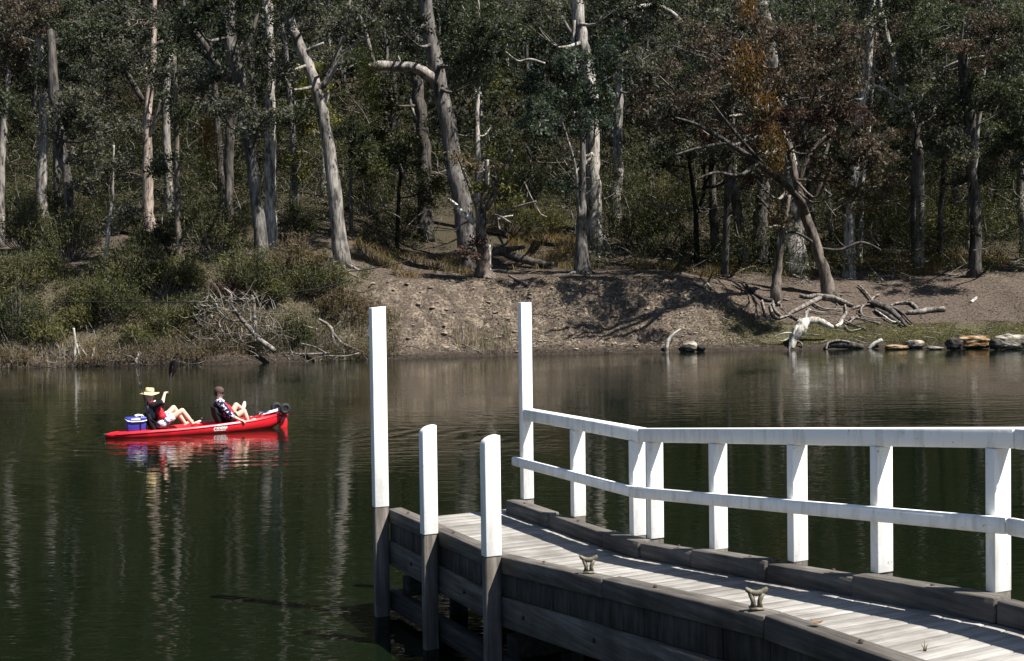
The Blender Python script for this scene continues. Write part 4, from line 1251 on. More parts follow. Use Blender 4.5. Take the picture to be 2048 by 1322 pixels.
M['deck'] = woodmat('deck_timber', (.185, .178, .168), (.27, .262, .25), (.36, .352, .338), (16, 1.0, 16))
M['beam'] = woodmat('beam_timber', (.055, .050, .046), (.105, .098, .09), (.18, .168, .156))
M['pile'] = woodmat('pile_timber', (.06, .055, .05), (.12, .11, .10), (.20, .185, .168), (14, 14, 1.0))
M['low_dark'] = woodmat('dark_timber', (.02, .018, .017), (.04, .037, .034), (.07, .064, .058))  # darker timber for the parts below the deck
M['spacer'] = woodmat('stained_timber', (.03, .027, .025), (.06, .055, .05), (.11, .10, .094), (14, 3, 2))


M['rust_bolt'] = mat('rusty_bolt', (.035, .022, .016), .8, .3)


def paint():
    m = mat('white_paint', (.80, .80, .79), .5, .35)
    t = NT(m)
    a = t.noise((1, 1, 1), 30, 4, .7, geo=True)
    b = t.noise((6, 6, 1.2), 2.2, 4, .6, geo=True)
    c = t.ramp(a, [(.30, (.36, .34, .31)), (.345, (.80, .80, .785))])
    k = t.ramp(b, [(.3, (.74, .73, .70)), (.52, (1, 1, 1))])
    t.col(t.mix(1.0, c, k, 'MULTIPLY'))
    t.bump(a, .35, .004)
    return m


M['paint'] = paint()
DX, RX = np.array([.435, -.9004]), np.array([.9004, .435])


def jw(s, y):
    w = DX * (s - 10.8) + RX * (3.88 + y)
    return float(w[0]), float(w[1])


def K(s, y=1.36):
    """Kerb-top height: level landing, ramp, then nearly level again beyond a slightly skewed joint."""
    e = 5.72 + .36 * y
    return 1.03 + .092 * max(0, min(s, e) - 2.42) + .015 * max(0, s - e)


jx, jy = jw(0, 0)
jetty = empty('jetty', (jx, jy, 0), 'grey timber jetty with a white railing along one side, sloping down to its landing', 'jetty', None, math.atan2(-.9004, .435))


def slope_box(s0, s1, y0, y1, z0, z1, mt, name, wob=0.0, bev=.007, parent=None):
    """Beam following the jetty's profile; z0, z1 are heights relative to the kerb top."""
    v = []
    for z in (z0, z1):
        for s, y in ((s0, y0), (s1, y0), (s1, y1), (s0, y1)):
            v.append([s, y + random.uniform(-wob, wob), K(s, y) + z + random.uniform(-wob, wob)])
    o = link(name, MB().add(v, [[3, 2, 1, 0], [4, 5, 6, 7], [0, 1, 5, 4], [1, 2, 6, 5], [2, 3, 7, 6], [3, 0, 4, 7]]).mesh(name, fix=True), M[mt], parent or jetty)
    return bevel(o, bev) if bev else o


# deck planks, each its own board with gaps, cupping and uneven ends
s = -.06
while s < 9.6:
    w = .142 + random.uniform(-.004, .004)
    o = slope_box(s, s + w - .007, random.uniform(.045, .060), 1.40 + random.uniform(-.02, .03), -.178, -.132, 'deck', 'plank', .0025, .004)
    s += w
# kerbs lie on the boards
cuts = [-.02, 1.16, 2.42, 4.05, 5.74, 8.0, 9.5]
for a, b in zip(cuts[:-1], cuts[1:]):
    slope_box(a + .004, b - .004, 0, .135, -.131, random.uniform(-.006, .006), 'beam', 'kerb_beam', .006, .007)
cuts = [.16, 1.05, 2.05, 2.62, 3.35, 4.25, 5.1, 6.2, 7.8, 9.5]
for i, (a, b) in enumerate(zip(cuts[:-1], cuts[1:])):
    slope_box(a + .004, b - .004, 1.165 + .012 * (i % 2), 1.295, -.131, .004 - .014 * (i % 2), 'beam', 'kerb_beam', .006, .007)
# spacers and fascia boards on the lake side, bearer on the far side
s = -.02
while s < 9.4:
    w = random.choice([.22, .3, .42, .6])
    slope_box(s + .003, min(s + w, 9.5) - .003, .020 + random.uniform(0, .014), .042, -.315, -.134, 'spacer', 'spacer_block', .003, .004)
    s += w
for a, b in zip([-.03, 1.2, 2.42, 5.74], [1.2, 2.42, 5.74, 9.5]):
    slope_box(a + .003, b - .003, .0, .075, -.545, -.318, 'beam', 'fascia_board', .003, .008)
for a, b in zip([-.03, 1.2, 2.42, 6.2], [1.2, 2.42, 6.2, 9.5]):
    slope_box(a + .003, b - .003, 1.30, 1.38, -.62, -.20, 'low_dark', 'fascia_board', .003, .008)
for a, b in zip([-.03, 2.42, 5.95], [2.42, 5.95, 9.5]):
    slope_box(a + .003, b - .003, .60, .70, -.48, -.20, 'low_dark', 'bearer_beam', .003, .008)
for s in (.22, 2.5, 3.95, 5.6, 7.4):
    slope_box(s - .08, s + .08, .08, 1.29, -.80, -.625, 'low_dark', 'cross_beam', .004, .01)
    for y in ((.10, 1.20) if s > 3 else (.62, 1.20)):
        x0 = s
        link('under_pile', MB().tube([[x0, y, -1.9], [x0, y, .2], [x0, y, K(s) - .801]], [.095, .09, .085], 10).mesh('under_pile'), M['low_dark'], jetty)
slope_box(-.05, 2.65, .012, .115, -.98, -.80, 'low_dark', 'wale_beam', .004, .01)
slope_box(.0, 2.6, 1.10, 1.20, -.95, -.80, 'low_dark', 'wale_beam', .004, .01)


def pile(s, top, paintz, wx, wy, yc, round_top):
    o = link('mooring_pile', MB().box((s, yc, (paintz - 2.0) / 2), (wx, wy, paintz + 2.0)).mesh('mooring_pile'), M['pile'], jetty)
    bevel(o, .008)
    y0, y1 = yc - wy / 2 - .003, yc + wy / 2 + .003
    if round_top:
        poly = [(y0, paintz), (y1, paintz), (y1, top)] + [(y1 - (y1 - y0) * math.sin(a) * 1.0, top - .075 * (1 - math.cos(a))) for a in np.linspace(.25, math.pi / 2, 6)]
    else:
        poly = [(y0, paintz), (y1, paintz), (y1, top), (y0, top - .012)]
    n = len(poly)
    b = MB()
    v = [[s - wx / 2 - .003, p, z] for p, z in poly] + [[s + wx / 2 + .003, p, z] for p, z in poly]
    c0, c1 = np.mean(v[:n], 0), np.mean(v[n:], 0)
    b.add(v + [c0, c1], [[i, (i + 1) % n, n + (i + 1) % n, n + i] for i in range(n)], [[2 * n, (i + 1) % n, i] for i in range(n)] + [[2 * n + 1, n + i, n + (i + 1) % n] for i in range(n)])
    bevel(link('painted_top', b.mesh('painted_top', fix=True), M['paint'], o), .006, 2)


pile(-.02, 2.956, 1.048, .085, .135, -.071, False)
pile(1.21, 1.935, .995, .085, .125, -.066, True)
pile(2.49, 1.970, 1.045, .088, .125, -.066, True)

# railing
for i, s in enumerate([.24, 1.28, 2.30, 2.57, 3.44, 4.35, 5.15, 6.05, 6.95, 7.9, 8.9]):
    tall = i == 0
    zt = 2.975 if tall else K(s) + .7885
    zb = K(s) - (.01 if i % 3 else .0)
    wx = .075 if tall else .066
    yc = 1.363
    wy = .125 if not tall else .115
    link('stub', MB().box((s, yc, K(s) - .2), (wx - .006, wy - .006, .40)).mesh('stub'), M['pile'], jetty).name = 'post_foot'
    o = link('post', MB().box((s, yc, (zt + zb) / 2 + .005), (wx, wy, zt - zb - .01)).mesh('post'), M['paint'], jetty)
    bevel(o, .005, 2)
tb = [(.17, 2.40), (2.405, 6.2), (6.204, 9.4)]
for i, (a, b) in enumerate(tb):
    a2 = a if i else .285
    for c, d in [(a2, b)]:
        slope_box(c, d, 1.308, 1.418, .790, .90, 'paint', 'top_rail', .002, .007)
# rounded end and rail pieces on the deck side of the posts
for a, b in [(.15, 2.41), (2.414, 6.2), (6.204, 9.4)]:
    slope_box(a, b, 1.238, 1.2985, .335, .425, 'paint', 'lower_rail', .003, .012)

# bolts through rails, kerbs and fascia
for s, y in ((.35, .07), (1.45, .06), (2.2, .075), (3.1, .07), (4.6, .065), (6.4, .07), (7.4, .07), (.45, 1.23), (1.5, 1.24), (2.45, 1.23), (3.1, 1.235), (4.0, 1.23), (4.85, 1.24), (5.7, 1.23)):
    link('bolt', MB().lathe([(.015, 0), (.015, .003), (.009, .004), (.008, .009), (0, .010)], 10, (s, y, K(s, y) + .004)).mesh('bolt'), M['rust_bolt'], jetty)
for s in (.6, 1.8, 2.9, 3.95, 5.0, 6.4, 7.4):
    link('bolt', MB().tube([[s, .002, K(s, 0) - .42], [s, -.012, K(s, 0) - .42]], .016, 8).mesh('bolt'), M['rust_bolt'], jetty)


def cleat(s, rot):
    t = link('mooring_cleat', None, None, jetty)
    t.location = (s, .066, K(s, .066) + .001)
    t.rotation_euler = (0, 0, rot)
    t.scale = (.85, .85, .9)
    b = MB().box((0, 0, .006), (.085, .075, .012))
    b.tube([[-.022, 0, .01], [-.020, 0, .045], [-.038, 0, .098]], [.019, .015, .018], 8)
    b.tube([[.022, 0, .01], [.020, 0, .045], [.038, 0, .098]], [.019, .015, .018], 8)
    o = link('cleat_base', b.mesh('cleat_base', True), M['iron'], t)
    h = MB().tube([[-.070, 0, .128], [-.060, 0, .118], [-.034, 0, .102], [0, 0, .095], [.034, 0, .102], [.060, 0, .118], [.070, 0, .128]], [.009, .015, .018, .019, .018, .015, .009], 10)
    link('horn', h.mesh('horn', True), M['iron'], t)


M['iron'] = mat('cast_cleat_metal', (.33, .30, .22), .65, .3, .1)
_t = NT(M['iron'])
_t.col(_t.ramp(_t.noise((1, 1, 1), 25, 4), [(.3, (.045, .036, .024)), (.55, (.13, .115, .08)), (.75, (.22, .205, .16))]))
cleat(3.77, R(64))
cleat(5.60, R(64))


def curl_leaf(name, s, y, z, L, label, mt, cat):
    x, yy = jw(s, y)
    v = []
    for i in range(7):
        t = i / 6
        w = .35 * L * math.sin(math.pi * (.08 + .88 * t))
        zz = .25 * L * (abs(t - .5) * 2) ** 2
        v += [[(t - .5) * L, -w, zz + .006 + .10 * L], [(t - .5) * L, 0, zz + .006], [(t - .5) * L, w, zz + .006 + .08 * L]]
    q = []
    for i in range(6):
        q += [[i * 3, i * 3 + 1, i * 3 + 4, i * 3 + 3], [i * 3 + 1, i * 3 + 2, i * 3 + 5, i * 3 + 4]]
    o = link(name, MB().add(v, q).mesh(name, True), M[mt], label=label, cat=cat)
    o.location = (x, yy, z)
    o.rotation_euler = (0, 0, random.uniform(0, 3))
    so = o.modifiers.new('thick', 'SOLIDIFY')
    so.thickness = .002


M['deadleaf'] = mat('dead_leaf', (.16, .10, .05), .8, .2)
curl_leaf('dry_leaf', 6.06, .09, K(6.06, .09) + .004, .06, 'curled brown dry leaf lying on the near end of the left kerb', 'deadleaf', 'leaf')


def sprig():
    x, y = jw(6.35, .52)
    o = MB()
    for k in range(3):
        a = np.array([.004 * k, 0, 0])
        o.tube([a, a + [.004 * (k - 1), .003, .025], a + [.014 * (k - 1), .006, .035 + .02 * (k == 1)]], [.003, .0025, .001], 4)
    link('weed_sprig', o.mesh('weed_sprig'), M['straw'], label='small dry weed sprig growing from a gap between the deck planks', cat='weed', loc=(x, y, K(6.35, .52) - .134))


sprig()

# ---------------------------------------------------------------- the kayak and what it carries (local x points to the bow, y away from the jetty)
KS = 1.06
KC, KROT = Vector((-7.32, 28.05, 0)), math.atan2(1.9, 3.55)
KM = Matrix.Translation(KC) @ Matrix.Rotation(KROT, 4, 'Z') @ Matrix.Scale(KS, 4)
M['red'] = mat('red_plastic', (.62, .012, .022), .33, .5)
_t = NT(M['red'])
_t.col(_t.ramp(_t.noise((1, 1, 1), 3, 4), [(.3, (.52, .010, .020)), (.7, (.70, .016, .026))]))
M['black'] = mat('black_plastic', (.016, .016, .017), .35, .5)
M['rubber'] = mat('black_rubber', (.018, .018, .02), .7, .3)
M['blue'] = mat('blue_plastic', (.030, .040, .30), .4, .5)
M['whitep'] = mat('white_plastic', (.78, .78, .78), .45, .4)
M['alu'] = mat('grey_metal', (.45, .45, .46), .35, .5, .8)
M['letter'] = mat('white_lettering', (.80, .80, .80), .5, .3)
M['skin'] = mat('skin', (.62, .42, .32), .5, .4)
M['straw_hat'] = mat('straw_hat', (.62, .50, .27), .8, .2)
_t = NT(M['straw_hat'])
_t.bump(_t.noise((1, 1, 1), 160, 2), .6, .004)
M['cap'] = mat('brown_cap', (.075, .048, .042), .85, .2)
M['blackcloth'] = mat('black_cloth', (.012, .012, .014), .85, .2)
M['vest'] = mat('red_life_vest', (.42, .018, .030), .7, .3)
M['vestgrey'] = mat('grey_vest_panel', (.12, .13, .16), .8, .2)
M['hair'] = mat('dark_hair', (.03, .02, .015), .6, .3)
M['lens'] = mat('dark_lens', (.005, .005, .006), .12, .6)
M['shoe'] = mat('pale_shoe', (.62, .58, .50), .7, .2)
M['eye'] = mat('eye', (.02, .015, .012), .2, .5)
M['lip'] = mat('lip', (.36, .16, .13), .5, .3)


def camo(name, a, b, sc, th):
    m = mat(name, a, .85, .2)
    t = NT(m)
    t.col(t.ramp(t.noise((1, 1, 1), sc, 2), [(th, a), (th + .03, b)]))
    return m


M['camo'] = camo('navy_white_camo_cloth', (.010, .013, .05), (.60, .62, .75), 17, .53)
M['board'] = camo('white_blue_short_cloth', (.68, .70, .74), (.05, .07, .14), 13, .56)
KX = [-2.03, -1.9, -1.6, -1.2, -.7, -.2, .3, .8, 1.2, 1.5, 1.7, 1.78]
KW = [.03, .13, .25, .34, .39, .41, .41, .37, .29, .20, .11, .07]
KT = [.075, .10, .125, .135, .145, .165, .19, .22, .25, .285, .315, .325]
KB = [.02, -.03, -.09, -.12, -.13, -.13, -.13, -.11, -.08, -.03, .06, .11]


def kw(x):
    return np.interp(x, KX, KW), np.interp(x, KX, KT), np.interp(x, KX, KB)


def hull_side(x, z):
    w, t, b = kw(x)
    f = np.clip((z - b) / (t - b), 0, 1)
    return w * np.interp(f, [0, .18, .45, .8, 1], [.25, .72, .95, 1.0, .97])


kayak = empty('kayak', KC, 'long red two-seat sit-on-top kayak with white script on its side, on the lake', 'kayak', None, KROT)
kayak.scale = (KS, KS, KS)


def build_hull():
    xs = np.linspace(KX[0], KX[-1], 56)
    V, n = [], 0
    for x in xs:
        w, t, b = kw(x)
        deep = .085 * float(sst(-1.15, -.95, x) * (1 - sst(1.05, 1.25, x))) * (1 - .55 * math.exp(-((x + .02) / .12) ** 2))
        fs = [0, .18, .45, .8, 1]
        half = [(w * k, b + (t - b) * f) for f, k in zip(fs, [.25, .72, .95, 1.0, .97])]
        half += [(w * .90, t + .012), (w * .78, t + .004), (w * .70, t - deep), (w * .35, t - deep + .012)]
        ring = [(0, b - .012)] + half + [(0, t - deep * 1.0 + .012)] + [(-p, z) for p, z in half[::-1]]
        n = len(ring)
        V += [[x, y, z] for y, z in ring]
    q = [[i * n + j, i * n + (j + 1) % n, (i + 1) * n + (j + 1) % n, (i + 1) * n + j] for i in range(len(xs) - 1) for j in range(n)]
    m0 = len(V)
    V += [[xs[0], 0, .05], [xs[-1], 0, .22]]
    t = [[m0, (j + 1) % n, j] for j in range(n)] + [[m0 + 1, (len(xs) - 1) * n + j, (len(xs) - 1) * n + (j + 1) % n] for j in range(n)]
    o = link('hull', MB().add(V, q, t).mesh('hull', True, True), M['red'], kayak)
    # raised rub rail along each gunwale
    for sg in (-1, 1):
        xx = np.linspace(-1.85, 1.7, 40)
        pts = [[x, sg * (kw(x)[0] * 1.0 + .002), kw(x)[1] - .03] for x in xx]
        link('rub_rail', MB().tube(pts, .012, 6).mesh('rub_rail', True), M['red'], kayak)
    # plumb bow stem under the trolley
    b = MB().prism([(1.80, -.12), (1.95, -.12), (1.965, .10), (1.955, .25), (1.83, .26), (1.78, .12)], -.035, .035)
    bevel(link('bow_stem', b.mesh('bow_stem', fix=True), M['red'], kayak), .015, 2)
    link('bow_deck', MB().box((1.86, 0, .285), (.22, .14, .045)).mesh('bow_deck'), M['red'], kayak)
    link('stern_handle', MB().tube([[-2.02, -.05, .09], [-2.08, -.03, .085], [-2.08, .03, .085], [-2.02, .05, .09]], .016, 7).mesh('stern_handle', True), M['black'], kayak)
    # white script on the side
    cu = bpy.data.curves.new('script', 'FONT')
    cu.body = 'Hobie'
    cu.size = .135
    cu.shear = .35
    cu.offset = .0035
    cu.space_character = .95
    wo = bpy.data.objects.new('work', cu)
    COL.objects.link(wo)
    dg = bpy.context.evaluated_depsgraph_get()
    me = bpy.data.meshes.new_from_object(wo.evaluated_get(dg))
    bpy.data.objects.remove(wo)
    import bmesh
    bm = bmesh.new()
    bm.from_mesh(me)
    bmesh.ops.subdivide_edges(bm, edges=bm.edges, cuts=1)
    for v in bm.verts:
        x, z = .17 + v.co.x * .95, .082 + v.co.y * .80 + .02 * v.co.x
        v.co = (x, -float(hull_side(x, z)) - .006, z)
    bm.to_mesh(me)
    bm.free()
    me.name = 'lettering'
    link('lettering', me, M['letter'], kayak)
    b = MB()
    for x0, x1 in ((.19, .235), (.245, .29), (.30, .33), (.34, .40), (.41, .445)):
        xs2 = np.linspace(x0, x1, 3)
        v = [[x, -float(hull_side(x, z)) - .006, z] for z in (.052, .070) for x in xs2]
        b.add(v, [[0, 1, 4, 3], [1, 2, 5, 4]])
    link('lettering', b.mesh('lettering'), M['letter'], kayak)


build_hull()


def kpart(name, b, mt, smooth=False):
    return link(name, b.mesh(name, smooth, True), M[mt], kayak)


for x in (-1.02, .42):                                 # seats: pan, backrest, straps
    z = float(kw(x)[1]) - .06
    s = link('seat', None, None, kayak, loc=(x, 0, z))
    bevel(link('seat_pan', MB().box((.16, 0, .03), (.40, .40, .05)).mesh('seat_pan'), M['blackcloth'], s), .02, 2)
    b = MB().prism([(-.03, .02), (.03, .02), (-.10, .40), (-.16, .41), (-.13, .2)], -.20, .20)
    bevel(link('backrest', b.mesh('backrest', fix=True), M['blackcloth'], s), .02, 2)
    for sg in (-1, 1):
        link('strap', MB().tube([[-.10, sg * .20, .30], [.12, sg * .26, .14], [.27, sg * .30, .08]], [.010, .010, .010], 5).mesh('strap'), M['black'], s)
for x in (-.03, 1.30):                                 # pedal-drive handle and rod holder
    z = float(kw(x)[1])
    g = link('drive_handle' if x < 1 else 'rod_holder', None, None, kayak, loc=(x, -.05 if x < 1 else -.10, z))
    link('stalk', MB().tube([[0, 0, -.07], [.01, 0, .05], [.03, 0, .10]], [.018, .015, .014], 7).mesh('stalk', True), M['black'], g)
    if x < 1:
        link('knob', MB().ball((.035, 0, .13), .035, 10, 7).mesh('knob', True), M['black'], g)
    else:
        link('cross_bar', MB().tube([[-.06, -.01, .085], [0, 0, .115], [.07, .01, .10], [.11, .015, .115]], [.02, .018, .022, .014], 8).mesh('cross_bar', True), M['black'], g)
kpart('paddle_clip', MB().tube([[-.28, -.30, .19], [-.20, -.31, .225], [-.10, -.31, .225], [-.06, -.31, .20]], .02, 7), 'red', True)
kpart('hatch', MB().lathe([(0, .02), (.10, .02), (.115, .012), (.12, 0)], 20, (1.10, 0, .29)), 'black', True)


def on_kayak(name, label, cat, loc, rz=0.0):
    w = KM @ Vector(loc)
    o = empty(name, w, label, cat, None, KROT + rz)
    o.scale = (KS, KS, KS)
    return o


# cooler on the stern
cb = on_kayak('cooler_box', 'blue cooler box with white lid trim strapped on the kayak stern', 'cooler', (-1.40, -.02, .132))
bevel(link('body', MB().add([[x * k, y * k, z] for z, k in ((0, .92), (.22, 1)) for x, y in ((-.20, -.14), (.20, -.14), (.20, .14), (-.20, .14))],
      [[3, 2, 1, 0], [4, 5, 6, 7], [0, 1, 5, 4], [1, 2, 6, 5], [2, 3, 7, 6], [3, 0, 4, 7]]).mesh('body'), M['blue'], cb), .015, 2)
bevel(link('lid', MB().box((0, 0, .258), (.42, .30, .07)).mesh('lid'), M['blue'], cb), .018, 2)
link('lid_trim', MB().tube([[-.212, .10, .255], [-.214, -.12, .25], [-.19, -.158, .225], [-.10, -.160, .205], [.12, -.160, .205], [.205, -.155, .222]], .012, 6).mesh('lid_trim', True), M['whitep'], cb)
bevel(link('lid_badge', MB().box((-.02, -.152, .252), (.20, .006, .035)).mesh('lid_badge'), M['whitep'], cb), .004)
link('handle', MB().tube([[-.02, -.12, .29], [.02, -.11, .335], [.12, -.09, .335], [.16, -.08, .29]], .014, 7).mesh('handle', True), M['whitep'], cb)
link('strap', MB().tube([[.075, -.146, .01], [.075, -.157, .20], [.075, -.15, .30], [.075, .15, .30], [.075, .146, .01]], .010, 5).mesh('strap'), M['black'], cb)
# white towel bundled on the lid
bt = KM @ Vector((-1.34, -.02, .446))
k = MB().ball((0, 0, 0), (.09, .07, .035), 14, 9)
k.v[0] += rng.normal(size=k.v[0].shape) * .008
link('cloth_bundle', k.mesh('cloth_bundle', True), M['whitep'], label='small crumpled white cloth lying on the blue cooler box', cat='cloth', loc=bt)

# fishing rod
fr = on_kayak('fishing_rod', 'thin black fishing rod standing behind the rear paddler', 'fishing rod', (-1.12, -.10, .27))
pts = [np.array([-.24 * t - .05 * t * t, -.04 * t, 1.42 * t]) for t in np.linspace(0, 1, 9)]
link('blank', MB().tube(pts, np.linspace(.020, .009, 9), 6).mesh('blank', True), M['black'], fr)
link('grip', MB().tube([[.02, 0, -.12], [-.04, -.01, .22]], [.019, .017], 8).mesh('grip', True), M['black'], fr)
for i in (4, 5, 6):
    p = pts[i]
    link('guide', MB().tube([p + np.array([-.012 + .022 * math.cos(a), -.004, .022 * math.sin(a)]) for a in np.linspace(0, 6.28, 9)], .0045, 4, cap=False).mesh('guide'), M['alu'], fr)

# double paddle held almost upright
pd = on_kayak('paddle', 'black double paddle held almost upright by the rear paddler', 'paddle', (-.74, -.075, .90))
u = np.array([.10, -.36, .745])
u /= np.linalg.norm(u)
link('shaft', MB().tube([-u * 1.17, u * .50], [.017, .017], 10).mesh('shaft', True), M['black'], pd)
for sg in (1, -1):
    b = MB()
    side = np.array([1.0, .12, 0]) - u * u[0]
    side /= np.linalg.norm(side)
    nrm = np.cross(u, side)
    prof = [(0, .018), (.06, .04), (.16, .078), (.28, .095), (.38, .09), (.44, .062), (.46, .02)]
    o0 = u * (.38 if sg > 0 else -1.07)
    for d in (.006, -.006):
        b.v.append(np.array([o0 + u * sg * h + side * w * q * (1.12 if q * sg > 0 else .9) + nrm * (d + .10 * w * w * 20 * .1) for h, w in prof for q in (-1, 0, 1)]))
        b.n += 21
    q = []
    for f in (0, 21):
        for i in range(6):
            for j in range(2):
                a = f + i * 3 + j
                q.append([a, a + 1, a + 4, a + 3])
    for i in range(6):
        for j in (0, 2):
            q.append([i * 3 + j, i * 3 + 3 + j, 21 + i * 3 + 3 + j, 21 + i * 3 + j])
    q += [[0, 1, 22, 21], [1, 2, 23, 22], [18, 19, 40, 39], [19, 20, 41, 40]]
    b.f4.append(np.array(q))
    link('blade', b.mesh('blade', True, True), M['black'], pd)

# trolley lying on the bow
tr = on_kayak('kayak_trolley', 'two-wheeled kayak trolley with fat black tyres lying on the bow', 'trolley', (1.80, 0, .43))
for y, x in ((-.17, .07), (.20, -.02)):
    w = link('wheel', None, None, tr, loc=(x, y, 0))
    a = np.linspace(0, 2 * math.pi, 13)[:-1]
    MY = Matrix.Rotation(R(90), 4, 'X')
    link('tyre', MB().lathe([(.085 + .048 * math.cos(t), .045 * math.sin(t)) for t in np.linspace(0, 2 * math.pi, 13)], 26, M=MY).mesh('tyre', True, True), M['rubber'], w)
    link('rim', MB().lathe([(0, -.022), (.030, -.026), (.034, -.016), (.055, -.012), (.078, -.024), (.082, .024), (.03, .026), (0, .026)], 20, M=MY).mesh('rim', True, True), M['black'], w)
    link('hub_cap', MB().lathe([(0, -.036), (.016, -.036), (.02, -.024)], 12, M=MY).mesh('hub_cap', True), M['alu'], w)
link('axle', MB().tube([[.07, -.16, 0], [-.02, .20, 0]], .012, 8).mesh('axle', True), M['alu'], tr)
for y in (-.10, .12):
    link('frame_bar', MB().tube([[.0, y, -.02], [-.18, y, -.06], [-.40, y * .9, -.10], [-.46, y * .8, -.115]], .014, 7).mesh('frame_bar', True), M['whitep'], tr)
link('cradle_pad', MB().box((-.22, -.0, -.075), (.26, .19, .03)).mesh('cradle_pad'), M['blue'], tr)


# ---------------------------------------------------------------- people
def hand(b, wrist, fw, palm, r=1.0, curl=.9, thumb=1):
    """Palm, four unequal fingers bent at two knuckles, and a thumb leaving the side of the palm."""
    wrist, fw, palm = np.array(wrist, float), np.array(fw, float), np.array(palm, float)
    fw /= np.linalg.norm(fw)
    palm -= fw * palm.dot(fw)
    palm /= np.linalg.norm(palm)
    sd = np.cross(fw, palm) * thumb
    for k in (-1.5, -.5, .5, 1.5):
        b.cap(wrist, wrist + fw * .082 * r + sd * k * .019 * r, .020 * r, .0135 * r, 8)
    for i, (k, L) in enumerate(((1.5, .072), (.5, .084), (-.5, .078), (-1.5, .060))):
        p = wrist + fw * .086 * r + sd * k * .020 * r
        d1 = fw * math.cos(curl) + palm * math.sin(curl)
        d2 = fw * math.cos(curl * 2.1) + palm * math.sin(curl * 2.1)
        q = p + d1 * L * .52 * r
        b.cap(p, q, .0105 * r, .0095 * r, 8)
        b.cap(q, q + d2 * L * .48 * r, .0095 * r, .0075 * r, 8)
    p = wrist + fw * .030 * r + sd * .028 * r
    q = p + (fw * .6 + sd * .6 + palm * .45) * .042 * r
    b.cap(p, q, .014 * r, .011 * r, 8)
    b.cap(q, q + (fw * .6 - sd * .1 + palm * .75) * .034 * r, .011 * r, .008 * r, 8)


def head(b, c, fwd, up, r=1.0):
    """Skull, jaw, nose, ears, brow on the neck."""
    c, f, u = np.array(c, float), np.array(fwd, float), np.array(up, float)
    f /= np.linalg.norm(f)
    u -= f * u.dot(f)
    u /= np.linalg.norm(u)
    s = np.cross(u, f)
    Q = Matrix((f, s, u)).transposed().to_4x4()
    b.ball(c + u * .025 * r, (.098 * r, .077 * r, .105 * r), 16, 12, Q)
    b.ball(c + f * .024 * r - u * .045 * r, (.066 * r, .058 * r, .072 * r), 14, 10, Q)
    b.ball(c + f * .068 * r - u * .094 * r, (.024 * r, .027 * r, .020 * r), 10, 8, Q)
    b.cap(c + f * .092 * r + u * .012 * r, c + f * .112 * r - u * .028 * r, .009 * r, .015 * r, 8)
    b.cap(c + f * .086 * r + u * .026 * r + s * .035 * r, c + f * .088 * r + u * .026 * r - s * .035 * r, .014 * r, .014 * r, 8)
    for g in (-1, 1):
        b.cap(c + s * g * .074 * r - u * .02 * r, c + s * g * .080 * r - f * .012 * r + u * .02 * r, .012 * r, .016 * r, 8)
        b.ball(c + f * .066 * r + s * g * .034 * r - u * .018 * r, (.020 * r, .022 * r, .020 * r), 8, 6, Q)
    return f, u, s


def face_parts(c, f, u, s, o, r=1.0, eyes=True):
    c = np.array(c, float)
    if eyes:
        for g in (-1, 1):
            link('eye', MB().ball(c + f * .089 * r + s * g * .032 * r + u * .004 * r, .0115 * r, 8, 6).mesh('eye', True), M['eye'], o)
    link('mouth', MB().cap(c + f * .0885 * r - u * .062 * r - s * .02 * r, c + f * .0885 * r - u * .062 * r + s * .02 * r, .006 * r, .006 * r, 8).mesh('mouth', True), M['lip'], o)


def paddler(label, J, r=1.0):
    o = on_kayak('person', label, 'person', J['hip'])
    b = MB()
    A = {k: np.array(v, float) - np.array(J['hip'], float) for k, v in J.items() if k not in ('fwd', 'up', 'hands', 'toes')}
    hip, ch, sh, hd = A['hip'], A['chest'], A['sh'], A['head']
    y = np.array([0, 1, 0])
    b.cap(hip - y * .08, hip + y * .08, .115, .115)
    b.cap(hip, ch, .12, .13)
    b.cap(ch - y * .05, ch + y * .05, .135, .135)
    b.cap(sh - y * .13, sh + y * .13, .075, .075)
    b.cap(ch, sh, .13, .10)
    b.cap(sh + [0, 0, .03], hd - [0, 0, .06], .056, .052)
    f, u, s = head(b, hd, J['fwd'], J['up'], r)
    for g in 'nf':
        b.cap(A['s' + g], A['e' + g], .058, .043)
        b.cap(A['e' + g], A['w' + g], .044, .027)
        b.cap(A['h' + g], A['k' + g], .088, .060)
        b.cap(A['k' + g], (A['k' + g] + A['a' + g]) / 2, .060, .056)
        b.cap((A['k' + g] + A['a' + g]) / 2, A['a' + g], .055, .036)
        t = np.array(J['toes'][g], float)
        t /= np.linalg.norm(t)
        b.cap(A['a' + g] - t * .03, A['a' + g] + t * .10, .036, .036)
        b.cap(A['a' + g] + t * .10, A['a' + g] + t * .165, .036, .024)
        hd_ = J['hands'][g]
        hand(b, A['w' + g], hd_[0], hd_[1], 1.0, hd_[2], hd_[3])
    o2 = link('body', remeshed(b, 'body', .0085, 2), M['skin'], o)
    return o, A, f, u, s


def garment(name, caps, mt, o, vox=.014, it=4):
    b = MB()
    for c in caps:
        b.cap(*c)
    return link(name, remeshed(b, name, vox, it), M[mt], o)


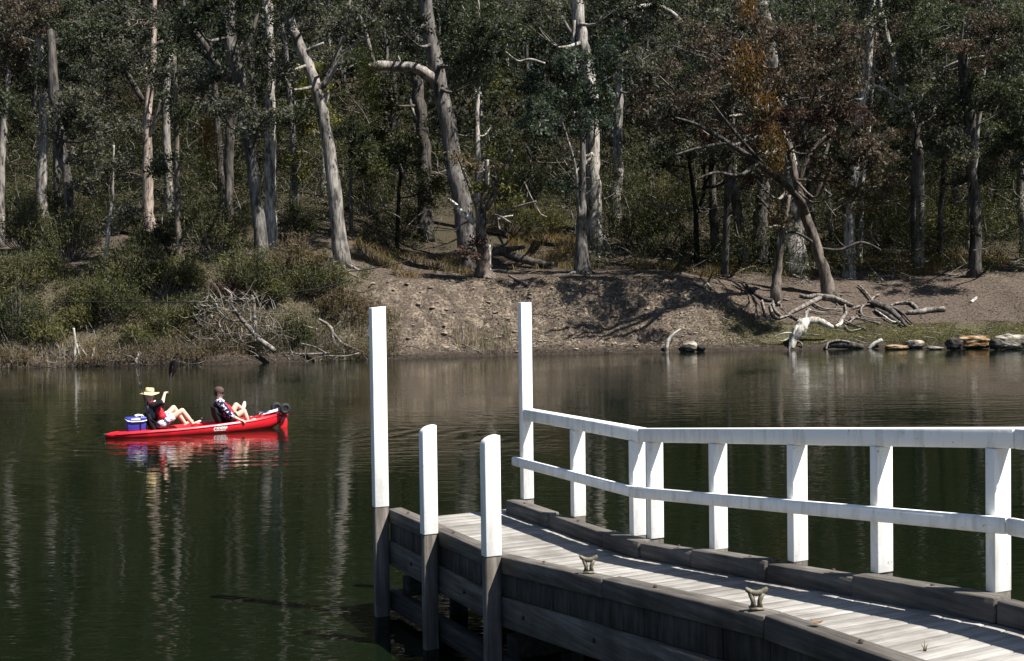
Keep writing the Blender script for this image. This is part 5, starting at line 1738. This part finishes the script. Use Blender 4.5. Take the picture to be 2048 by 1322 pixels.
y = np.array([0, 1.0, 0])
J1 = dict(hip=(-.86, 0, .27), chest=(-.99, 0, .50), sh=(-1.06, 0, .66), head=(-1.10, -.01, .875), fwd=(.93, .20, -.10), up=(-.1, 0, 1),
          sn=(-1.05, -.20, .655), en=(-.885, -.30, .735), wn=(-.80, -.13, .895), sf=(-1.05, .20, .65), ef=(-.98, .34, .46), wf=(-.87, .24, .47),
          hn=(-.84, -.10, .27), kn=(-.44, -.16, .515), an=(-.20, -.15, .20), hf=(-.84, .10, .27), kf=(-.56, .13, .565), af=(-.30, .14, .19),
          toes=dict(n=(.8, 0, .35), f=(.8, 0, .35)), hands=dict(n=((.55, .45, .55), (.5, .8, -.5), 1.15, 1), f=((.6, -.7, .2), (.6, .5, 0), 1.15, -1)))
o, A, f, u, s = paddler('rear paddler in straw hat, black shirt and red life vest, holding up a black paddle', J1)
face_parts(A['head'], f, u, s, o)
garment('shirt', [(A['chest'] - y * .06, A['chest'] + y * .06, .148, .148), (A['hip'] * .6 + A['chest'] * .4, A['chest'], .135, .145), (A['chest'], A['sh'] - [0, 0, .01], .142, .112), (A['sh'] - y * .15, A['sh'] + y * .15, .085, .085),
                  (A['sh'], A['sh'] + [-.005, 0, .06], .07, .068), (A['sn'], A['sn'] * .12 + A['en'] * .88, .074, .066), (A['sf'], A['sf'] * .15 + A['ef'] * .85, .074, .064)], 'blackcloth', o)
garment('shorts', [(A['hip'] - y * .09, A['hip'] + y * .09, .128, .128), (A['hn'], A['hn'] * .55 + A['kn'] * .45, .105, .096), (A['hf'], A['hf'] * .5 + A['kf'] * .5, .105, .093)], 'board', o)
fv = np.array([.93, 0, .35])
garment('life_vest', [(A['chest'] + fv * .055 - y * .115, A['chest'] + fv * .055 + y * .115, .112, .112), (A['hip'] * .45 + A['chest'] * .55 + fv * .065 - y * .115, A['hip'] * .45 + A['chest'] * .55 + fv * .065 + y * .115, .108, .108),
                      (A['chest'] * .45 + A['sh'] * .55 + fv * .05 - y * .09, A['sh'] * .6 + A['chest'] * .4 + fv * .05 + y * .09, .085, .085)], 'vest', o)
garment('vest_back', [(A['chest'] - fv * .05 - y * .08, A['chest'] - fv * .05 + y * .08, .12, .12), (A['sh'] - fv * .035 - y * .09 - [0, 0, .05], A['sh'] - fv * .035 + y * .09 - [0, 0, .05], .095, .095)], 'vestgrey', o)
for g in (-1, 1):
    bevel(link('vest_pocket', MB().box(tuple(A['chest'] + fv * .155 + np.array([.004, g * .085, -.055])), (.03, .11, .10), Matrix.Identity(4)).mesh('vest_pocket'), M['vest'], o), .012, 2)
for g in (-1, 1):
    link('vest_strap', MB().tube([A['sh'] + [-.09, g * .12, .03], A['sh'] + [0, g * .115, .092], A['sh'] + [.085, g * .11, .04]], .016, 6).mesh('vest_strap', True), M['vest'], o)
link('collar', MB().tube([A['sh'] + np.array([.062 * math.cos(a) + .02, .07 * math.sin(a), .075 + .02 * math.cos(a)]) for a in np.linspace(-1.6, 1.6, 8)], .016, 6).mesh('collar', True), M['whitep'], o)
hat = link('straw_hat', None, None, o)
hc = A['head'] + u * .055
Q = Matrix((f, s, u)).transposed()
hb = MB()
k = 36
for i, (rr, dz) in enumerate(((.094, .012), (.14, .004), (.185, -.006), (.215, -.006))):
    a = np.arange(k) * 2 * math.pi / k
    lx = rr * np.cos(a)
    ly = rr * np.sin(a) * .92
    lz = dz + (.10 * np.cos(a) - .35 * np.abs(np.sin(a)) ** 3 * .4) * (rr - .09) * 3.2 * np.where(np.cos(a) < 0, .8, .6)
    hb.v.append(np.stack([lx, ly, lz], -1))
hb.n = 4 * k
hb.f4.append(np.array([[i * k + j, i * k + (j + 1) % k, (i + 1) * k + (j + 1) % k, (i + 1) * k + j] for i in range(3) for j in range(k)]))
hb.v = [np.concatenate(hb.v) @ np.array(Q).T + hc]
ho = link('brim', hb.mesh('brim', True), M['straw_hat'], hat)
ho.modifiers.new('t', 'SOLIDIFY').thickness = .006
cb_ = MB().lathe([(.098, 0), (.097, .05), (.090, .095), (.070, .112), (.035, .104), (0, .100)], 28, hc, Q.to_4x4())
link('crown', cb_.mesh('crown', True, True), M['straw_hat'], hat)
link('band', MB().lathe([(.0985, .006), (.1015, .008), (.1005, .028), (.098, .03)], 28, hc, Q.to_4x4()).mesh('band', True), M['deadleaf'], hat)

J2 = dict(hip=(.61, 0, .255), chest=(.49, 0, .47), sh=(.42, 0, .635), head=(.415, -.01, .845), fwd=(.90, -.32, -.14), up=(-.05, 0, 1),
          sn=(.42, -.19, .625), en=(.57, -.29, .375), wn=(.775, -.345, .262), sf=(.42, .19, .625), ef=(.56, .27, .40), wf=(.72, .13, .42),
          hn=(.64, -.10, .25), kn=(.925, -.15, .43), an=(1.03, -.14, .165), hf=(.64, .10, .25), kf=(.83, .13, .55), af=(1.00, .27, .43),
          toes=dict(n=(.8, 0, .3), f=(.35, .1, .8)), hands=dict(n=((.85, -.28, -.28), (.2, .25, -.9), .55, 1), f=((.9, -.2, -.1), (.1, .2, -.9), .4, -1)))
o, A, f, u, s = paddler('front paddler in brown cap, sunglasses, navy and white camouflage shirt and red life vest', J2)
face_parts(A['head'], f, u, s, o, eyes=False)
garment('shirt', [(A['chest'] - y * .06, A['chest'] + y * .06, .146, .146), (A['hip'] * .7 + A['chest'] * .3, A['chest'], .135, .145), (A['chest'], A['sh'] - [0, 0, .01], .142, .112), (A['sh'] - y * .14, A['sh'] + y * .14, .085, .085),
                  (A['sh'], A['sh'] + [-.005, 0, .06], .07, .066), (A['sn'], A['en'], .078, .072), (A['en'], A['en'] * .75 + A['wn'] * .25, .072, .064), (A['sf'], A['ef'], .076, .066)], 'camo', o)
garment('shorts', [(A['hip'] - y * .09, A['hip'] + y * .09, .128, .128), (A['hn'], A['hn'] * .62 + A['kn'] * .38, .105, .092), (A['hf'], A['hf'] * .6 + A['kf'] * .4, .105, .092)], 'blackcloth', o)
garment('life_vest', [(A['chest'] + fv * .075 - y * .125, A['chest'] + fv * .075 + y * .125, .105, .105), (A['hip'] * .4 + A['chest'] * .6 + fv * .085 - y * .125, A['hip'] * .4 + A['chest'] * .6 + fv * .085 + y * .125, .102, .102),
                      (A['chest'] * .5 + A['sh'] * .5 + fv * .05 - y * .08, A['sh'] * .5 + A['chest'] * .5 + fv * .05 + y * .08, .085, .085)], 'vest', o)
garment('vest_back', [(A['chest'] - fv * .05 - y * .08, A['chest'] - fv * .05 + y * .08, .12, .12), (A['sh'] - fv * .03 - y * .08 - [0, 0, .05], A['sh'] - fv * .03 + y * .08 - [0, 0, .05], .09, .09)], 'blackcloth', o)
for g in (-1, 1):
    link('vest_strap', MB().tube([A['sh'] + [-.09, g * .11, .03], A['sh'] + [0, g * .105, .092], A['sh'] + [.085, g * .10, .04]], .016, 6).mesh('vest_strap', True), M['whitep' if g < 0 else 'vest'], o)
Q = Matrix((f, s, u)).transposed()
cp = link('cap', None, None, o)
hc = A['head'] + u * .052 - f * .006
link('crown', MB().lathe([(.106, -.012), (.107, .01), (.100, .045), (.078, .078), (.045, .094), (0, .099)], 26, hc, Q.to_4x4()).mesh('crown', True, True), M['cap'], cp)
vb = MB()
a = np.linspace(-1.05, 1.05, 13)
inner = np.stack([.100 * np.cos(a), .088 * np.sin(a), -.006 + 0 * a], -1)
outer = np.stack([.100 * np.cos(a) + .075 * np.cos(a * 1.1), .088 * np.sin(a), -.016 - .012 * np.abs(np.sin(a)) ** 2], -1)
vb.add(np.concatenate([inner, outer]) @ np.array(Q).T + hc, [[i, i + 1, 13 + i + 1, 13 + i] for i in range(12)])
vo = link('visor', vb.mesh('visor', True), M['blackcloth'], cp)
vo.modifiers.new('t', 'SOLIDIFY').thickness = .006
hh = MB().ball(A['head'] + u * .006 - f * .050, (.066, .079, .080), 16, 12, Q.to_4x4())
link('hair', hh.mesh('hair', True), M['hair'], o)
sg_ = link('sunglasses', None, None, o)
for g in (-1, 1):
    link('lens', MB().ball(A['head'] + f * .090 + s * g * .036 + u * .006, (.012, .031, .021), 12, 8, Q.to_4x4()).mesh('lens', True), M['lens'], sg_)
    link('temple', MB().tube([A['head'] + f * .088 + s * g * .062 + u * .012, A['head'] + f * .02 + s * g * .086 + u * .012, A['head'] - f * .02 + s * g * .088 + u * .006], .0055, 5).mesh('temple'), M['lens'], sg_)
t = np.array([.35, .1, .8]) / np.linalg.norm([.35, .1, .8])
garment('shoe', [(A['af'] - t * .035 + [.01, 0, 0], A['af'] + t * .10 + [.012, 0, 0], .052, .050), (A['af'] + t * .10 + [.012, 0, 0], A['af'] + t * .165, .050, .036)], 'shoe', o, .010, 3)
t = np.array([.8, 0, .3]) / np.linalg.norm([.8, 0, .3])
garment('shoe', [(A['an'] - t * .035, A['an'] + t * .10, .050, .048), (A['an'] + t * .10, A['an'] + t * .165, .048, .034)], 'shoe', o, .010, 3)
